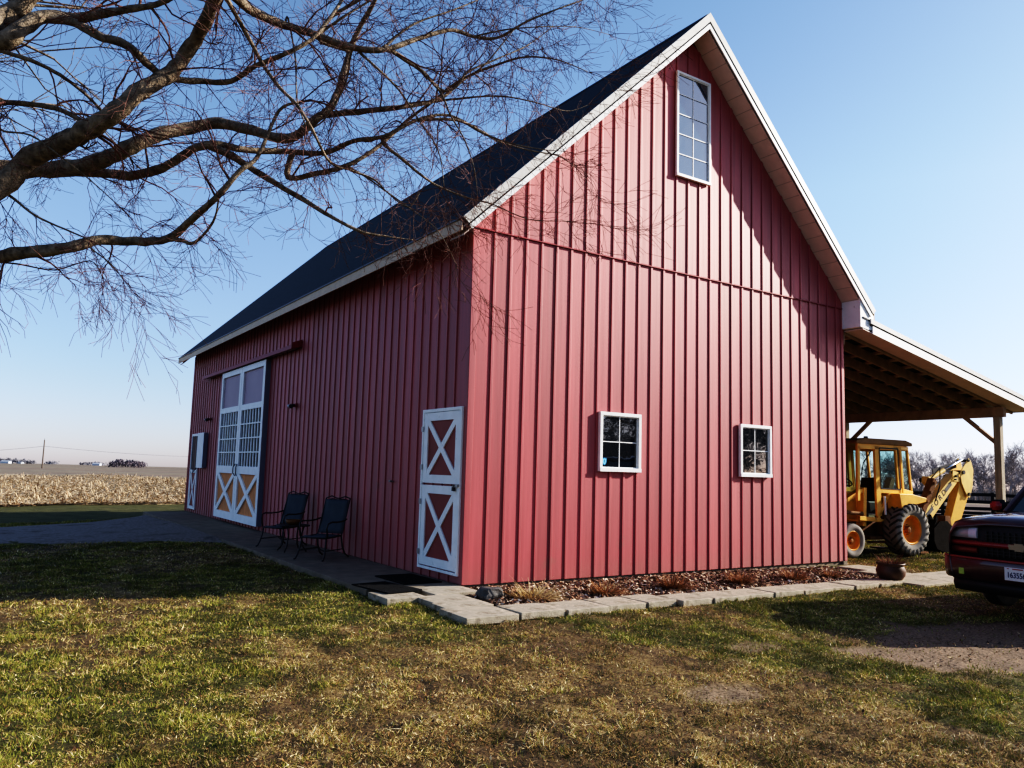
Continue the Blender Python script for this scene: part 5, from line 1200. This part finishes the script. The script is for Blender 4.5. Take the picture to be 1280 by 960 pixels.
brush(100, 131, 1000, 4, 300, 'low tree group around the small white farm building', 4, (.18, .18, .20))
wfar = mat('far_white', (.55, .58, .62), .6); rfar = mat('far_roof', (.45, .47, .5), .6)
for (px, d_, w_, h_, lb) in ((8, 880, 9, 3.2, 'long low white farm shed at the left edge of the horizon'), (26, 890, 5, 2.6, 'smaller pale farm shed second from the left on the horizon'), (122, 980, 9, 3.2, 'small white farm building alone on the far horizon')):
    x, y, z = far(px, 573, d_); e = empty('farm_building', (x, y, z), R(-33), lb, 'building')
    MB().box(-w_ / 2, w_ / 2, -3, 3, 0, h_ * .65).build('wall', wfar, e); MB().prism([(-3.2, h_ * .65), (3.2, h_ * .65), (0, h_)], 'x', -w_ / 2 - .2, w_ / 2 + .2).build('roof', rfar, e)

# ================================================================== LIGHT
AZ, EL = R(110.5), R(23.5)
SV = Vector((math.sin(AZ) * math.cos(EL), math.cos(AZ) * math.cos(EL), math.sin(EL)))
sl_ = bpy.data.lights.new('sun', 'SUN'); sl_.energy = 5.0; sl_.angle = R(.53); sl_.color = (1, .93, .83)
so = bpy.data.objects.new('sun', sl_); COL.objects.link(so); so.rotation_mode = 'QUATERNION'; so.rotation_quaternion = SV.to_track_quat('Z', 'Y')
w = bpy.data.worlds.new('World'); scene.world = w; w.use_nodes = True; N = w.node_tree.nodes; K = w.node_tree.links
sky = N.new('ShaderNodeTexSky'); sky.sky_type = 'NISHITA'; sky.sun_disc = False; sky.sun_elevation = EL; sky.sun_rotation = AZ
sky.altitude = 0; sky.air_density = 1.0; sky.dust_density = .6; sky.ozone_density = 1.6
tc = N.new('ShaderNodeTexCoord'); mp = N.new('ShaderNodeMapping'); mp.inputs['Location'].default_value = (0, 0, .014)
K.new(tc.outputs['Generated'], mp.inputs['Vector']); K.new(mp.outputs['Vector'], sky.inputs['Vector'])
sep = N.new('ShaderNodeSeparateXYZ'); K.new(tc.outputs['Generated'], sep.inputs[0])
rp = N.new('ShaderNodeValToRGB'); e_ = rp.color_ramp.elements; e_[0].position = 0; e_[0].color = (.70, .70, 1.05, 1); e_[1].position = .55; e_[1].color = (1.06, 1.02, 1.02, 1)
for p_, c_ in ((.09, (.80, .77, .95, 1)), (.33, (1.10, 1.04, 1.08, 1))):
    x_ = e_.new(p_); x_.color = c_
K.new(sep.outputs['Z'], rp.inputs['Fac'])
mx = N.new('ShaderNodeMix'); mx.data_type = 'RGBA'; mx.blend_type = 'MULTIPLY'; mx.inputs[0].default_value = 1
K.new(sky.outputs['Color'], mx.inputs[6]); K.new(rp.outputs['Color'], mx.inputs[7])
bg = N['Background']; bg.inputs['Strength'].default_value = .15; K.new(mx.outputs[2], bg.inputs['Color'])
scene.view_settings.view_transform = 'Standard'; scene.view_settings.look = 'None'; scene.view_settings.exposure = 0; scene.view_settings.gamma = 1
vs = scene.view_settings; vs.use_curve_mapping = True; cm = vs.curve_mapping; cv = cm.curves[3]
cv.points[0].location = (0, 0); cv.points[-1].location = (1, 1)
for p_ in ((.03, .008), (.08, .042), (.16, .165), (.33, .465), (.6, .80)): cv.points.new(*p_)
cm.update()
scene.cycles.max_bounces = 6; scene.cycles.transparent_max_bounces = 12
